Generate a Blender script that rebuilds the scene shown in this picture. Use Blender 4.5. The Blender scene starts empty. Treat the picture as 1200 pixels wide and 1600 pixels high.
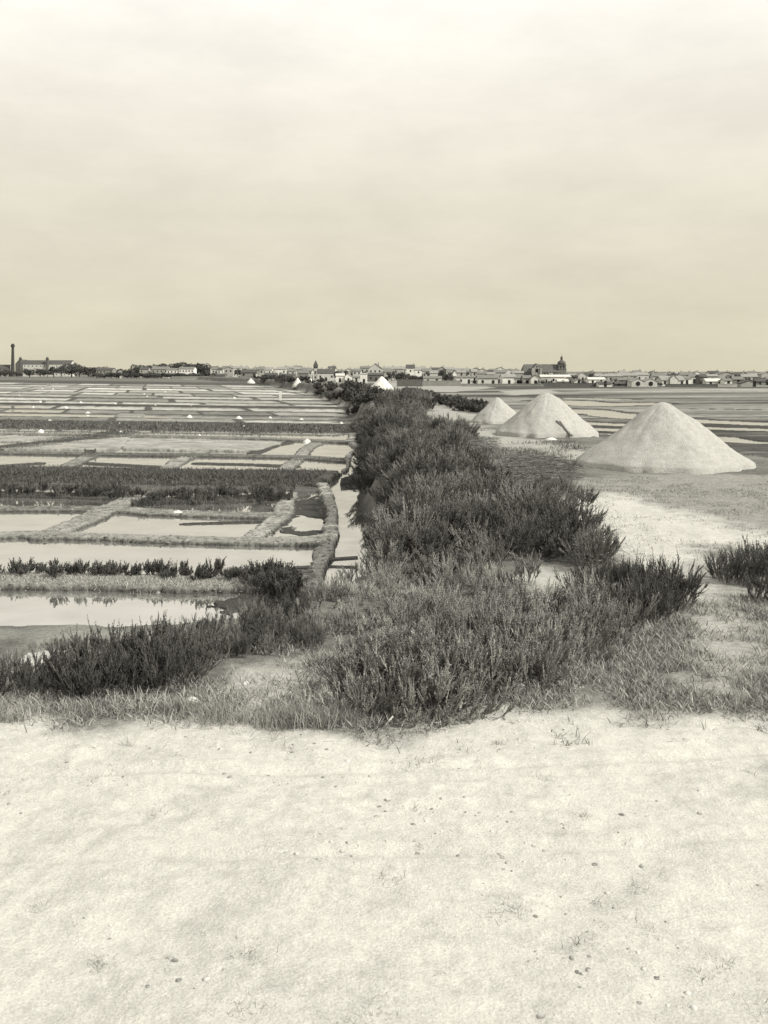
import bpy, math, random
import numpy as np
from mathutils import Vector, Matrix, noise as mnoise
R = math.radians
random.seed(7)
rng = np.random.default_rng(7)
scene = bpy.context.scene
col = scene.collection

# ------------------------------------------------------------------ camera
F, H, YH = 1450.0, 5.5, 580.0          # focal length in photo pixels, eye height, row of the horizon
cd = bpy.data.cameras.new('camera')
cd.sensor_fit = 'HORIZONTAL'; cd.sensor_width = 36.0; cd.lens = 36.0 * F / 1200.0
cd.shift_y = -(800.0 - YH) / 1200.0
cd.clip_start = 0.1; cd.clip_end = 20000
cam = bpy.data.objects.new('camera', cd); col.objects.link(cam)
cam.location = (0, 0, H); cam.rotation_euler = (R(90), 0, 0)
scene.camera = cam

# ------------------------------------------------------------------ light and sky
SUN_DIR = Vector((0.78, -0.36, 0.70)).normalized()      # towards the sun: from the side, high, thin cloud
sun_el = math.asin(SUN_DIR.z); sun_rot = math.atan2(SUN_DIR.x, SUN_DIR.y)
sl = bpy.data.lights.new('sun', 'SUN'); sl.energy = 5.0; sl.angle = R(1.5); sl.color = (1.0, 0.97, 0.88)
so = bpy.data.objects.new('sun', sl); col.objects.link(so)
so.rotation_euler = SUN_DIR.to_track_quat('Z', 'Y').to_euler(); so.location = (40, -10, 60)

world = bpy.data.worlds.new('World'); scene.world = world; world.use_nodes = True
wt = world.node_tree; wt.nodes.clear()
def wn(t): return wt.nodes.new(t)
wo = wn('ShaderNodeOutputWorld'); bg = wn('ShaderNodeBackground'); bg.inputs['Strength'].default_value = 0.1
wt.links.new(bg.outputs[0], wo.inputs[0])
sky = wn('ShaderNodeTexSky'); sky.sky_type = 'NISHITA'; sky.sun_disc = False
sky.sun_elevation = sun_el; sky.sun_rotation = sun_rot; sky.dust_density = 3.0; sky.air_density = 1.0
bw = wn('ShaderNodeRGBToBW'); wt.links.new(sky.outputs[0], bw.inputs[0])
tc = wn('ShaderNodeTexCoord'); sep = wn('ShaderNodeSeparateXYZ'); wt.links.new(tc.outputs['Generated'], sep.inputs[0])
def wmath(op, a, b=None, clamp=False):
    m = wn('ShaderNodeMath'); m.operation = op; m.use_clamp = clamp
    for i, v in enumerate((a, b)):
        if v is None: continue
        if isinstance(v, (int, float)): m.inputs[i].default_value = v
        else: wt.links.new(v, m.inputs[i])
    return m.outputs[0]
el = wmath('MAXIMUM', sep.outputs['Z'], 0.0)
# thin even cloud veil, brighter with height as a veiled sky is, with soft cloud texture
mp = wn('ShaderNodeMapping'); mp.inputs['Scale'].default_value = (5.0, 5.0, 15.0); wt.links.new(tc.outputs['Generated'], mp.inputs[0])
nz = wn('ShaderNodeTexNoise'); nz.inputs['Scale'].default_value = 1.0; nz.inputs['Detail'].default_value = 9.0; nz.inputs['Roughness'].default_value = 0.62
wt.links.new(mp.outputs[0], nz.inputs['Vector'])
cr = wn('ShaderNodeValToRGB'); cr.color_ramp.elements[0].position = 0.36; cr.color_ramp.elements[1].position = 0.66
cr.color_ramp.elements[0].color = (0.92, 0.92, 0.92, 1); cr.color_ramp.elements[1].color = (1.03, 1.03, 1.03, 1)
wt.links.new(nz.outputs['Fac'], cr.inputs[0])
el2 = wmath('MINIMUM', el, 0.38)
veil = wmath('ADD', 7.4, wmath('MULTIPLY', wmath('MULTIPLY', el2, el2), 27.0))
veil = wmath('MULTIPLY', veil, cr.outputs[0])
lum = wmath('ADD', wmath('MULTIPLY', wmath('MINIMUM', bw.outputs[0], 12.0), 0.12), wmath('MULTIPLY', veil, 0.92))
comb = wn('ShaderNodeCombineXYZ')
for i, (k, g_) in enumerate(((1.035, 0.0), (0.965, 0.07), (0.73, 0.5))):
    wt.links.new(wmath('MULTIPLY', lum, wmath('ADD', k, wmath('MULTIPLY', wmath('MINIMUM', el, 0.40), g_))), comb.inputs[i])
wt.links.new(comb.outputs[0], bg.inputs['Color'])

vs = scene.view_settings
scene.display_settings.display_device = 'sRGB'
vs.view_transform = 'Standard'; vs.look = 'None'; vs.exposure = 0.0; vs.gamma = 1.0; vs.use_curve_mapping = False
scene.cycles.use_denoising = True
scene.cycles.max_bounces = 6; scene.cycles.diffuse_bounces = 3; scene.cycles.glossy_bounces = 3
scene.cycles.transparent_max_bounces = 4

# ------------------------------------------------------------------ helpers
def U(x, y, z=0.0):                     # survey: photo pixel of a point at height z -> plan position
    d = F * (H - z) / (y - YH)
    return ((x - 600.0) * d / F, d)
def AT(x, d): return (x - 600.0) * d / F
def ZT(y, d): return H - (y - YH) * d / F
def px_of(X, Y, Z): return 600.0 + X * F / Y, YH + (H - Z) * F / Y

_lat = rng.random((256, 256))
def vnoise(x, y):
    xi = np.floor(x).astype(np.int64); yi = np.floor(y).astype(np.int64)
    fx = x - xi; fy = y - yi
    fx = fx * fx * (3 - 2 * fx); fy = fy * fy * (3 - 2 * fy)
    a = _lat[xi & 255, yi & 255]; b = _lat[(xi + 1) & 255, yi & 255]
    c = _lat[xi & 255, (yi + 1) & 255]; d = _lat[(xi + 1) & 255, (yi + 1) & 255]
    return (a * (1 - fx) + b * fx) * (1 - fy) + (c * (1 - fx) + d * fx) * fy
def fbm(x, y, oct=4, gain=0.5):
    s = 0; a = 1; t = 0
    for i in range(oct):
        s = s + a * vnoise(x + 17.3 * i, y + 9.1 * i); t += a; a *= gain; x = x * 2.03; y = y * 2.03
    return s / t
def sstep(a, b, x):
    t = np.clip((x - a) / (b - a), 0, 1); return t * t * (3 - 2 * t)
def seg_dist(X, Y, pts):
    best = np.full(X.shape, 1e9)
    for (ax, ay), (bx, by) in zip(pts[:-1], pts[1:]):
        dx, dy = bx - ax, by - ay; L = dx * dx + dy * dy + 1e-9
        t = np.clip(((X - ax) * dx + (Y - ay) * dy) / L, 0, 1)
        best = np.minimum(best, np.hypot(X - ax - t * dx, Y - ay - t * dy))
    return best
def inside(X, Y, poly):
    r = np.zeros(X.shape, bool); n = len(poly)
    for i in range(n):
        x1, y1 = poly[i]; x2, y2 = poly[(i + 1) % n]
        if y1 == y2: continue
        c = ((y1 > Y) != (y2 > Y)) & (X < (x2 - x1) * (Y - y1) / (y2 - y1) + x1)
        r ^= c
    return r
def sdist(X, Y, poly):
    d = seg_dist(X, Y, list(poly) + [poly[0]])
    return np.where(inside(X, Y, poly), d, -d)

def S(v):                               # tone of the sepia print: an almost neutral grey
    return (v * 1.01, v, v * 0.93, 1.0)
def new_mat(name, rough=0.9, spec=0.15):
    m = bpy.data.materials.new(name); m.use_nodes = True
    b = m.node_tree.nodes['Principled BSDF']
    b.inputs['Roughness'].default_value = rough
    b.inputs['Specular IOR Level'].default_value = spec
    return m, m.node_tree, b
def ramp(nt, stops):
    r = nt.nodes.new('ShaderNodeValToRGB'); e = r.color_ramp.elements
    while len(e) < len(stops): e.new(0.5)
    for k, (p, c) in enumerate(stops): e[k].position = p; e[k].color = c
    return r
def noise_mat(name, lo, hi, scale=4.0, detail=6, rough=0.9, bump=0.0, bscale=None, coord='Object', spec=0.12, p=(0.35, 0.65), dist=0.02, stretch=None):
    m, nt, b = new_mat(name, rough, spec)
    t = nt.nodes.new('ShaderNodeTexCoord'); n = nt.nodes.new('ShaderNodeTexNoise')
    n.inputs['Scale'].default_value = scale; n.inputs['Detail'].default_value = detail; n.inputs['Roughness'].default_value = 0.65
    src = t.outputs[coord]
    if stretch:
        mm = nt.nodes.new('ShaderNodeMapping'); mm.inputs['Scale'].default_value = stretch
        nt.links.new(src, mm.inputs[0]); src = mm.outputs[0]
    nt.links.new(src, n.inputs['Vector'])
    r = ramp(nt, [(p[0], S(lo)), (p[1], S(hi))])
    nt.links.new(n.outputs['Fac'], r.inputs[0]); nt.links.new(r.outputs[0], b.inputs['Base Color'])
    if bump:
        n2 = nt.nodes.new('ShaderNodeTexNoise'); n2.inputs['Scale'].default_value = bscale or scale * 4; n2.inputs['Detail'].default_value = 5
        nt.links.new(src, n2.inputs['Vector'])
        bp = nt.nodes.new('ShaderNodeBump'); bp.inputs['Strength'].default_value = bump; bp.inputs['Distance'].default_value = dist
        nt.links.new(n2.outputs['Fac'], bp.inputs['Height']); nt.links.new(bp.outputs[0], b.inputs['Normal'])
    return m
def link(name, me, mat=None, parent=None, loc=None):
    o = bpy.data.objects.new(name, me); col.objects.link(o)
    if mat is not None and me is not None and not me.materials: me.materials.append(mat)
    if parent: o.parent = parent
    if loc is not None: o.location = loc
    return o
def pyd(name, v, f, smooth=False):
    me = bpy.data.meshes.new(name); me.from_pydata(v, [], f); me.update()
    if smooth: me.polygons.foreach_set('use_smooth', [True] * len(me.polygons))
    return me
def np_mesh(name, V, Q):                # V (n,3), Q (m,k): fast mesh of k-gons
    me = bpy.data.meshes.new(name); m, k = Q.shape
    me.vertices.add(len(V)); me.vertices.foreach_set('co', np.ascontiguousarray(V, dtype=np.float32).ravel())
    me.loops.add(m * k); me.loops.foreach_set('vertex_index', np.ascontiguousarray(Q, dtype=np.int32).ravel())
    me.polygons.add(m); me.polygons.foreach_set('loop_start', np.arange(0, m * k, k, dtype=np.int32))
    me.update(calc_edges=True); return me
def attr(me, name, vals):
    a = me.attributes.new(name, 'FLOAT', 'POINT'); a.data.foreach_set('value', np.ascontiguousarray(vals, dtype=np.float32))
def tag(o, label, cat, group=None):
    o['label'] = label; o['category'] = cat
    if group: o['group'] = group
    return o
def structure(o): o['kind'] = 'structure'; return o
def stuff(o, label=None, cat=None):
    o['kind'] = 'stuff'
    if label: o['label'] = label; o['category'] = cat
    return o

# ------------------------------------------------------------------ terrain: plan of dyke, ponds, banks
DYKE = [(-40, 7.8), (-14, 8.0), (-5.5, 8.5), (-3.0, 9.8), (-1.2, 12.2), (0.45, 16.5), (1.05, 22.8), (1.1, 30.7), (0.3, 44.3), (0.4, 63.8), (-1.3, 99.7),
        (-3.6, 138), (-9, 175), (-20, 249), (-53, 399), (-120, 600), (-110, 610), (-45, 399), (-11, 249), (-1, 185), (4.5, 166), (3.8, 149.5), (5.9, 92),
        (9.2, 62), (10.6, 47), (14.3, 35.5), (19, 32), (60, 27), (60, -30), (-40, -30)]
# banks of the ponds in photo pixels: (points, half width m, height m, tone of its top)
BANKS = [
    ([(-200, 905), (0, 906), (150, 908), (300, 911), (400, 912), (455, 905)], 1.25, 0.42, .20),
    ([(-200, 828), (-20, 836), (40, 833), (120, 836), (300, 842), (420, 845), (515, 846)], .85, .30, .24),
    ([(70, 836), (130, 812), (210, 776)], 1.0, .28, .25),
    ([(-200, 796), (0, 793), (90, 793), (165, 793)], 1.2, .22, .22),
    ([(165, 793), (250, 799), (330, 802), (430, 804)], 1.1, .26, .23),
    ([(390, 842), (415, 822), (440, 803), (447, 782), (452, 770)], .7, .26, .30),
    ([(290, 815), (345, 813), (410, 812)], .35, .10, .12),
    ([(-200, 770), (0, 770), (100, 772), (175, 775), (215, 768)], 1.4, .24, .09),
    ([(205, 783), (280, 780), (360, 779), (450, 772)], 1.7, .24, .10),
    ([(-200, 740), (0, 741), (150, 743), (300, 746), (500, 748)], 4.2, .75, .07),
    ([(-200, 727), (0, 726), (60, 722)], .8, .15, .16), ([(120, 721), (260, 728), (275, 724)], .8, .15, .16),
    ([(310, 722), (400, 724), (460, 727)], .8, .15, .16),
    ([(100, 730), (145, 708), (150, 704)], 1.0, .24, .24), ([(255, 735), (285, 716), (315, 705)], 1.0, .25, .26),
    ([(440, 736), (465, 716), (480, 699), (497, 690)], .9, .25, .26), ([(395, 707), (430, 694), (452, 690)], .8, .2, .08),
    ([(-200, 706), (0, 706), (130, 708), (300, 710), (470, 713), (540, 718)], 1.7, .26, .15),
    ([(0, 699), (90, 690), (190, 674)], 2.4, .3, .08),
    ([(-200, 676), (0, 677), (200, 680), (400, 684), (548, 690)], 1.6, .34, .17),
    # footpath bank between the ponds and the ditch
    ([(470, 985), (488, 930), (502, 885), (520, 838), (526, 800), (514, 775), (506, 757), (530, 747), (550, 731), (549, 712), (563, 699), (548, 690), (552, 676), (536, 668)], .60, .40, .33),
    ([(440, 842), (480, 842), (515, 838)], .8, .3, .26),
]
BANKS_W = [([U(*p, .1) for p in pts], hw * .56, h * .42, t) for pts, hw, h, t in BANKS]
def wpoly(pts, z=0.0): return [U(*p, z) for p in pts]
MUD = [wpoly([(445, 832), (455, 790), (500, 775), (520, 790), (515, 832), (480, 838)])]         # muddy half dry pan by the ditch
MUDWET = [wpoly([(452, 818), (470, 806), (505, 812), (500, 828), (470, 830)]), wpoly([(455, 764), (480, 757), (498, 762), (470, 768)])]
PANS = [wpoly([(195, 703), (210, 687), (440, 692), (398, 706)]), wpoly([(0, 703), (60, 696), (195, 686), (180, 704)]), wpoly([(0, 690), (0, 683), (150, 683), (60, 692)])]
DITCH = [U(*p) for p in [(512, 975), (518, 930), (528, 890), (541, 868), (549, 835), (548, 805), (539, 780), (529, 765), (520, 757), (532, 753), (558, 733), (560, 716), (568, 702)]]
DITCHW = [.24, .26, .28, .28, .36, .42, .36, .3, .26, .3, .34, .4, .4]
RIGHT_WATER = [([(880, 627), (935, 633), (1000, 631)], 4.0), ([(905, 641), (985, 652), (1100, 659), (1260, 665)], 2.6), ([(905, 661), (965, 664), (1100, 669), (1260, 674)], 1.9),
               ([(930, 671), (1000, 673)], 2.0), ([(1120, 684), (1150, 690), (1182, 692)], 1.3), ([(870, 622), (960, 624)], 3.0), ([(940, 678), (965, 679)], .8), ([(1100, 640), (1260, 642)], 1.2)]
RIGHT_WATER_W = [([U(*p) for p in pts], hw) for pts, hw in RIGHT_WATER]
# far strips of the marsh on the left: (row at the frame's edge, next row, height, tone)
STRIPS = [(594, 598, .5, .07, 0), (598, 600, .1, .2, 1), (600, 601, .2, .08, 0), (601, 603.4, .1, .2, 1), (603.4, 604.2, .2, .08, 0), (604.2, 607, .1, .24, 1), (607, 607.8, .2, .08, 0), (607.8, 611, .1, .22, 1), (611, 611.9, .2, .07, 0),
          (611.9, 615, .1, .2, 1), (615, 616, .2, .07, 0), (616, 618, .1, .2, 1), (618, 619.6, -.1, .2, 0), (619.6, 621.2, .25, .06, 0), (621.2, 625, .1, .19, 1), (625, 626, .2, .07, 0), (626, 627.4, .1, .2, 1), (627.4, 630, -.1, .2, 0), (630, 633.2, .3, .055, 0),
          (633.2, 638, .1, .2, 1), (638, 639.4, .2, .07, 0), (639.4, 644.4, .1, .17, 1), (644.4, 645.5, .2, .07, 0), (645.5, 650.6, -.1, .2, 0), (650.6, 651.6, .2, .07, 0), (651.6, 656.5, .1, .19, 1), (656.5, 670.5, .26, .055, 0), (670.5, 673.5, .1, .24, 1)]
# tone patches of the dyke's top: (polygon in photo pixels, tone, softness m)
SAND = [([(-200, 1118), (150, 1128), (330, 1112), (420, 1128), (640, 1132), (820, 1118), (1010, 1122), (1250, 1100), (1250, 1900), (-200, 1900)], .46, .5),
        ([(880, 748), (1000, 742), (1300, 742), (1300, 845), (1120, 850), (1000, 810), (905, 790)], .23, .8),
        ([(1085, 900), (1130, 890), (1300, 900), (1300, 1090), (1180, 1060), (1100, 1050)], .27, .6),
        ([(870, 785), (960, 772), (1060, 800), (1250, 838), (1250, 850), (1120, 860), (1085, 905), (950, 880), (930, 850)], .43, .9),
        ([(330, 1085), (380, 1050), (470, 1040), (520, 1062), (430, 1095)], .34, .35),
        ([(1082, 900), (1118, 895), (1150, 1000), (1185, 1050), (1170, 1092), (1098, 1090), (1088, 1000)], .34, .3),
        ([(800, 905), (850, 890), (910, 900), (850, 925)], .36, .3),
        ([(640, 668), (690, 628), (760, 645), (740, 668), (930, 705), (880, 720), (800, 700)], .30, 1.2),
        ([(600, 655), (680, 660), (730, 690), (640, 690)], .26, 1.0), ([(560, 612), (620, 606), (680, 630), (640, 640)], .30, 3.0)]
SAND_W = [(wpoly(p, 2.2), t, s) for p, t, s in SAND]

def terrain(X, Y):
    """height, tone and the share of dyke at plan positions"""
    X = np.asarray(X, float); Y = np.asarray(Y, float)
    sd = sdist(X, Y, DYKE) + 0.5 * (fbm(X * .5 + 5, Y * .35, 2) - .5) * np.clip((Y - 9) / 8, 0, 1)
    w = np.where(X < .5, 1.9 + 3.6 * sstep(19.5, 12, Y) * sstep(0.8, -3.5, X - 0.0), 2.4)
    w = np.where((X > 4) & (Y > 26), 2.6, w)
    k = sstep(0, 1, (sd + w) / w)
    top = 2.2 + 0.10 * (fbm(X * .35, Y * .35, 3) - .5) + 0.07 * (fbm(X * 1.7, Y * 1.7, 3) - .5) + .026 * (fbm(X * 3.9, Y * 3.9, 5, .72) - .5) * np.clip(18 / (Y + 2), 0, 1)
    # cart ruts and steps in the sandy track before the camera
    nr_ = (Y < 10) & (X > -9) & (X < 9); rut = np.zeros(X.shape); press = np.zeros(X.shape)
    if nr_.any():
        xx, yy = X[nr_], Y[nr_]; wob = .12 * (fbm(xx * .5 + 9, yy * .5, 2) - .5)
        q = 0
        for off in (0, -1.38, -.22, -1.55):
            c = 7.75 + off + .055 * xx + .012 * xx * xx + wob; w_ = .07 if off in (0, -1.38) else .05
            e = np.abs(yy - c) / w_; am = .75 if off in (0, -1.38) else .4
            q = q + am * (-np.exp(-e * e) + .45 * np.exp(-((e - 2.0) / .8) ** 2)) * (.35 + .9 * fbm(xx * 1.3, yy * 1.3, 2))
        rut[nr_] = q * .035
        for a_ in range(34):
            t_ = a_ / 33; fx = 3.6 - 7.4 * t_ + .1 * math.sin(a_ * 12.9); fy = 6.6 + .6 * math.sin(t_ * 4) + (.11 if a_ % 2 else -.11)
            e = ((xx - fx) / .14) ** 2 + ((yy - fy) / .06) ** 2; rut[nr_] += -.014 * np.exp(-e) + .006 * np.exp(-(np.sqrt(e) - 1.7) ** 2 / .12)
    top = top + rut
    # marsh
    Yc = np.maximum(Y, 6.0)
    ix, iy = px_of(X, Yc, 0.0)
    left = X < np.interp(Y, [0, 23, 44, 64, 100, 145, 249, 399, 600, 3000], [6, .5, -.5, -.5, -2.5, -5, -21, -54, -130, -600])
    n1 = fbm(X * .9, Y * .9, 3); n2 = fbm(X * .12 + 40, Y * .05, 3); n3 = fbm(X * 4.3, Y * 4.3, 3); n7 = fbm(X * 9, Y * 9, 2)
    z = np.full(X.shape, -.16); tone = np.full(X.shape, .22)
    near = left & (iy > 672)
    for poly in PANS:
        i = near & (sdist(X, Y, poly) > -.3 * (n1 * 2))
        z[i] = .13 + .05 * (n1[i] - .5); tone[i] = (.27 + .2 * (n1[i] - .5)) * (.7 + .6 * n3[i])
    for poly in MUD:
        i = near & (sdist(X, Y, poly) > -.5 * n1)
        z[i] = .02 + .08 * (n1[i] - .35); tone[i] = .10 + .1 * n1[i]
    for poly in MUDWET:
        i = near & (sdist(X, Y, poly) > -.6 * (n3 - .3)); z[i] = -.06
    # mud with puddles below the near slope
    d = sdist(X, Y, wpoly([(-300, 984), (0, 987), (180, 990), (330, 982), (400, 975), (440, 1010), (-300, 1100)]))
    i = left & (d > -.4 * n1); zz = .05 + .10 * n1; z[i] = np.maximum(z, zz)[i]; tone[i] = .17 + .12 * (n1[i] - .4)
    i = left & (sdist(X, Y, wpoly([(28, 1042), (60, 1012), (135, 1007), (170, 1022), (120, 1045)])) > -.5 * (n3 - .3)); z[i] = -.1
    i = left & (sdist(X, Y, wpoly([(345, 945), (372, 938), (400, 940), (395, 952), (360, 955)])) > -.7 * (n3 - .2)); z[i] = .025; tone[i] = .10
    i = left & (sdist(X, Y, wpoly([(430, 930), (450, 925), (455, 940), (440, 948)])) > -.7 * (n3 - .2)); z[i] = .03; tone[i] = .12
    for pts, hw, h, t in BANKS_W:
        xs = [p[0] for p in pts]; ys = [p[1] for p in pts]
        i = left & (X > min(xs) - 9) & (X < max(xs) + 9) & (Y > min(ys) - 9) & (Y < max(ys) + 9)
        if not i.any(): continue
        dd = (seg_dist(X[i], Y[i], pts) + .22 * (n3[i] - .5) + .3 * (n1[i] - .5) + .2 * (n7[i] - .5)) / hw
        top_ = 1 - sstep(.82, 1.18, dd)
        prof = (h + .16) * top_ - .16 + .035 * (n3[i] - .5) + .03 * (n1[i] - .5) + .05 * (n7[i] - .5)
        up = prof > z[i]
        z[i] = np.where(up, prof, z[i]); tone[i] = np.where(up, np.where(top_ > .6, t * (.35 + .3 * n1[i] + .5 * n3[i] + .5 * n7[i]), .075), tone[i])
    # far strips
    s = iy - .0135 * np.clip(ix, 0, 1e9) + 1.2 * (fbm(X * .03, Y * .012, 3) - .5)
    rowl = fbm(s * 1.1 + 3, X * .02, 3)
    far = left & (iy <= 672 + .0135 * np.clip(ix, 0, 500))
    z[far] = .12; tone[far] = .16
    for q, (a, b, h, t, cells) in enumerate(STRIPS):
        i = far & (s >= a) & (s < b)
        z[i] = .45 * h * (.7 + .6 * n1[i]) if h > 0 else h; tone[i] = t * (.55 + .5 * n2[i] + .5 * rowl[i]) * (.6 + .8 * n1[i])
        if cells:                                   # single pans divided by small banks
            xc = (X[i] + .25 * Y[i] + 31 * q) / (9 + 5 * (q % 3)); fr = xc - np.floor(xc); hsh = _lat[np.floor(xc).astype(int) & 255, (q * 7) & 255]
            tone[i] = tone[i] * (.65 + .8 * hsh) * 1.25; z[i] = np.where((hsh > .74) & (s[i] > 604), -.08, z[i])
            edge = (fr < .07); tone[i] = np.where(edge, .075, tone[i]); z[i] = np.where(edge, .09, z[i])
    i = far & (s < 594); z[i] = .3; tone[i] = .13
    i = far & (np.abs(seg_dist(X, Y, [U(200, 652), U(212, 645)])) < 1.6); z[i] = .2
    # marsh on the other side of the dyke
    rt = ~left
    n4 = .45 * fbm(X * .03 + 7, Y * .05, 4) + .55 * fbm(X * .008 + 3, (iy + .01 * ix) * .45, 4)
    z[rt] = .05 + .05 * n1[rt]; tone[rt] = (.05 + .26 * np.clip(n4[rt] * 2.6 - .95, 0, 1)) * (.6 + .8 * n1[rt])
    i = rt & (sdist(X, Y, wpoly([(610, 598), (700, 597), (770, 606), (700, 613), (640, 612), (600, 610)])) > -6 * (n1 - .3)); tone[i] = .27
    i = rt & (sdist(X, Y, wpoly([(785, 611), (850, 609), (870, 614), (800, 618)])) > -4 * (n1 - .3)); tone[i] = .28
    for pts, hw in RIGHT_WATER_W:
        dd = seg_dist(X, Y, pts) / (hw * 1.35 * (.75 + .5 * n1)); i = rt & (dd < 1); z[i] = -.12
        i = rt & (dd >= 1) & (dd < 1.35); tone[i] = .055
    # ditch
    best = np.full(X.shape, 9.0)
    for (a, b), (wa, wb) in zip(zip(DITCH[:-1], DITCH[1:]), zip(DITCHW[:-1], DITCHW[1:])):
        best = np.minimum(best, seg_dist(X, Y, [a, b]) / ((wa + wb) / 2 * (.85 + .3 * n1)))
    dz = -.25 + .9 * sstep(.85, 1.7, best)
    i = (best < 1.7) & (Y < 75); z = np.where(i, np.minimum(z, dz), z)
    # wet edge of mud and reeds
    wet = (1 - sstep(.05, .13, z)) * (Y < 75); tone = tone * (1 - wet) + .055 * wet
    # dyke
    zz = z * (1 - k) + top * k
    zz = np.where(i & (best < 1.7), np.minimum(zz, dz), zz)
    n5 = fbm(X * .8 + 3, Y * .8, 4); n6 = fbm(X * 4 + 3, Y * 4, 3)
    dt = .14 + .12 * (n5 - .5)
    for poly, t, soft in SAND_W:
        q = sstep(-soft, soft * .7, sdist(X, Y, poly) + soft * 2.2 * (n5 - .5) + soft * .8 * (n6 - .5)); dt = dt * (1 - q) + t * q
    dt = dt * (.9 + .2 * n6)
    kk = sstep(.02, .35, k); tone = tone * (1 - kk) + dt * kk
    return zz, np.clip(tone, .03, .6), k

def build_terrain():
    NC = 480
    u = np.concatenate([np.linspace(-.56, -.45, 24, endpoint=False), np.linspace(-.45, .10, 340, endpoint=False), np.linspace(.10, .56, NC - 364)])
    lg = lambda a, b, n: np.exp(np.linspace(math.log(a), math.log(b), n, endpoint=False))
    r1 = np.concatenate([lg(4, 24, 400), lg(24, 80, 780), lg(80, 760, 440)]); r2 = np.exp(np.linspace(math.log(775), math.log(9000), 46))
    rows = np.concatenate([r1, r2])
    X = (u[None, :] * rows[:, None]); Y = np.repeat((rows - 6)[:, None], NC, 1)
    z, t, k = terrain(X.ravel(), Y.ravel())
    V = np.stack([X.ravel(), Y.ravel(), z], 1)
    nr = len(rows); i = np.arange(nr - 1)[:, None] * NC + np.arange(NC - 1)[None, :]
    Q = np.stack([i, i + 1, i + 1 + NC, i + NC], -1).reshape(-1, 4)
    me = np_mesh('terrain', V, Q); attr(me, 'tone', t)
    me.polygons.foreach_set('use_smooth', np.ones(len(me.polygons), bool))
    m, nt, b = new_mat('earth', .95, .08)
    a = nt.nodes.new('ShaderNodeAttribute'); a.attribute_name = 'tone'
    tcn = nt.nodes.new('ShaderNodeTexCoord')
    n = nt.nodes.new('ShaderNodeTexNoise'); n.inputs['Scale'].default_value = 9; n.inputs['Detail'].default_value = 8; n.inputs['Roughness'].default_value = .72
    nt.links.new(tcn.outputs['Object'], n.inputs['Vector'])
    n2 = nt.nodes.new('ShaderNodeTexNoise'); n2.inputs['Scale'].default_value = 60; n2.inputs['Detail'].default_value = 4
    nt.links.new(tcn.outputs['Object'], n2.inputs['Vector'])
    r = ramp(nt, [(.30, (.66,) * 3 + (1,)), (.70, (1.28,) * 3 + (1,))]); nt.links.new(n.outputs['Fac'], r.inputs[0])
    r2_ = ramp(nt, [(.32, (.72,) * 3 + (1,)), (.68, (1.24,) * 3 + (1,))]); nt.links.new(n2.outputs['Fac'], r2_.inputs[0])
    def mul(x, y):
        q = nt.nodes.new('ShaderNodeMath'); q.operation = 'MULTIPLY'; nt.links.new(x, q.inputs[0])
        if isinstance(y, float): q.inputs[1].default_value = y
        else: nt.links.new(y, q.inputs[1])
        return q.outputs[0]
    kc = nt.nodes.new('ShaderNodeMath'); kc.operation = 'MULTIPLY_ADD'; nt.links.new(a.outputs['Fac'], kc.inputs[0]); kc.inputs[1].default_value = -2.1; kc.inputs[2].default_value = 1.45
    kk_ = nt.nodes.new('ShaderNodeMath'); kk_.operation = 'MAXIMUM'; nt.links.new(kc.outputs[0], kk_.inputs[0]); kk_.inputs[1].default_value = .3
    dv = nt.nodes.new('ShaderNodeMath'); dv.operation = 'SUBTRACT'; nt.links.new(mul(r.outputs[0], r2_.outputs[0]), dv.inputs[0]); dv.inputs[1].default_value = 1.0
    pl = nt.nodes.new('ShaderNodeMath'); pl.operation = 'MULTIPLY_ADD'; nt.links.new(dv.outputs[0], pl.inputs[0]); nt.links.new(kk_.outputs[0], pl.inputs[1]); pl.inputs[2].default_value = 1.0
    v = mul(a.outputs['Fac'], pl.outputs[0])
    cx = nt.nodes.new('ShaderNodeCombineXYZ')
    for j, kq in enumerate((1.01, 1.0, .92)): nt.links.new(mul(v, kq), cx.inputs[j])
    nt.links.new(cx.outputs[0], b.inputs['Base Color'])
    bp = nt.nodes.new('ShaderNodeBump'); bp.inputs['Strength'].default_value = .8; bp.inputs['Distance'].default_value = .03
    ad = nt.nodes.new('ShaderNodeMath'); ad.operation = 'ADD'; nt.links.new(n.outputs['Fac'], ad.inputs[0]); nt.links.new(mul(n2.outputs['Fac'], .25), ad.inputs[1])
    nt.links.new(ad.outputs[0], bp.inputs['Height']); nt.links.new(bp.outputs[0], b.inputs['Normal'])
    structure(link('terrain', me, m))
    # the plain goes on to every side below the modelled ground
    g = pyd('ground', [(-9000, -3000, -.7), (9000, -3000, -.7), (9000, 9000, -.7), (-9000, 9000, -.7)], [(0, 1, 2, 3)])
    structure(link('ground', g, noise_mat('plain', .08, .2, .02)))
build_terrain()

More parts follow.
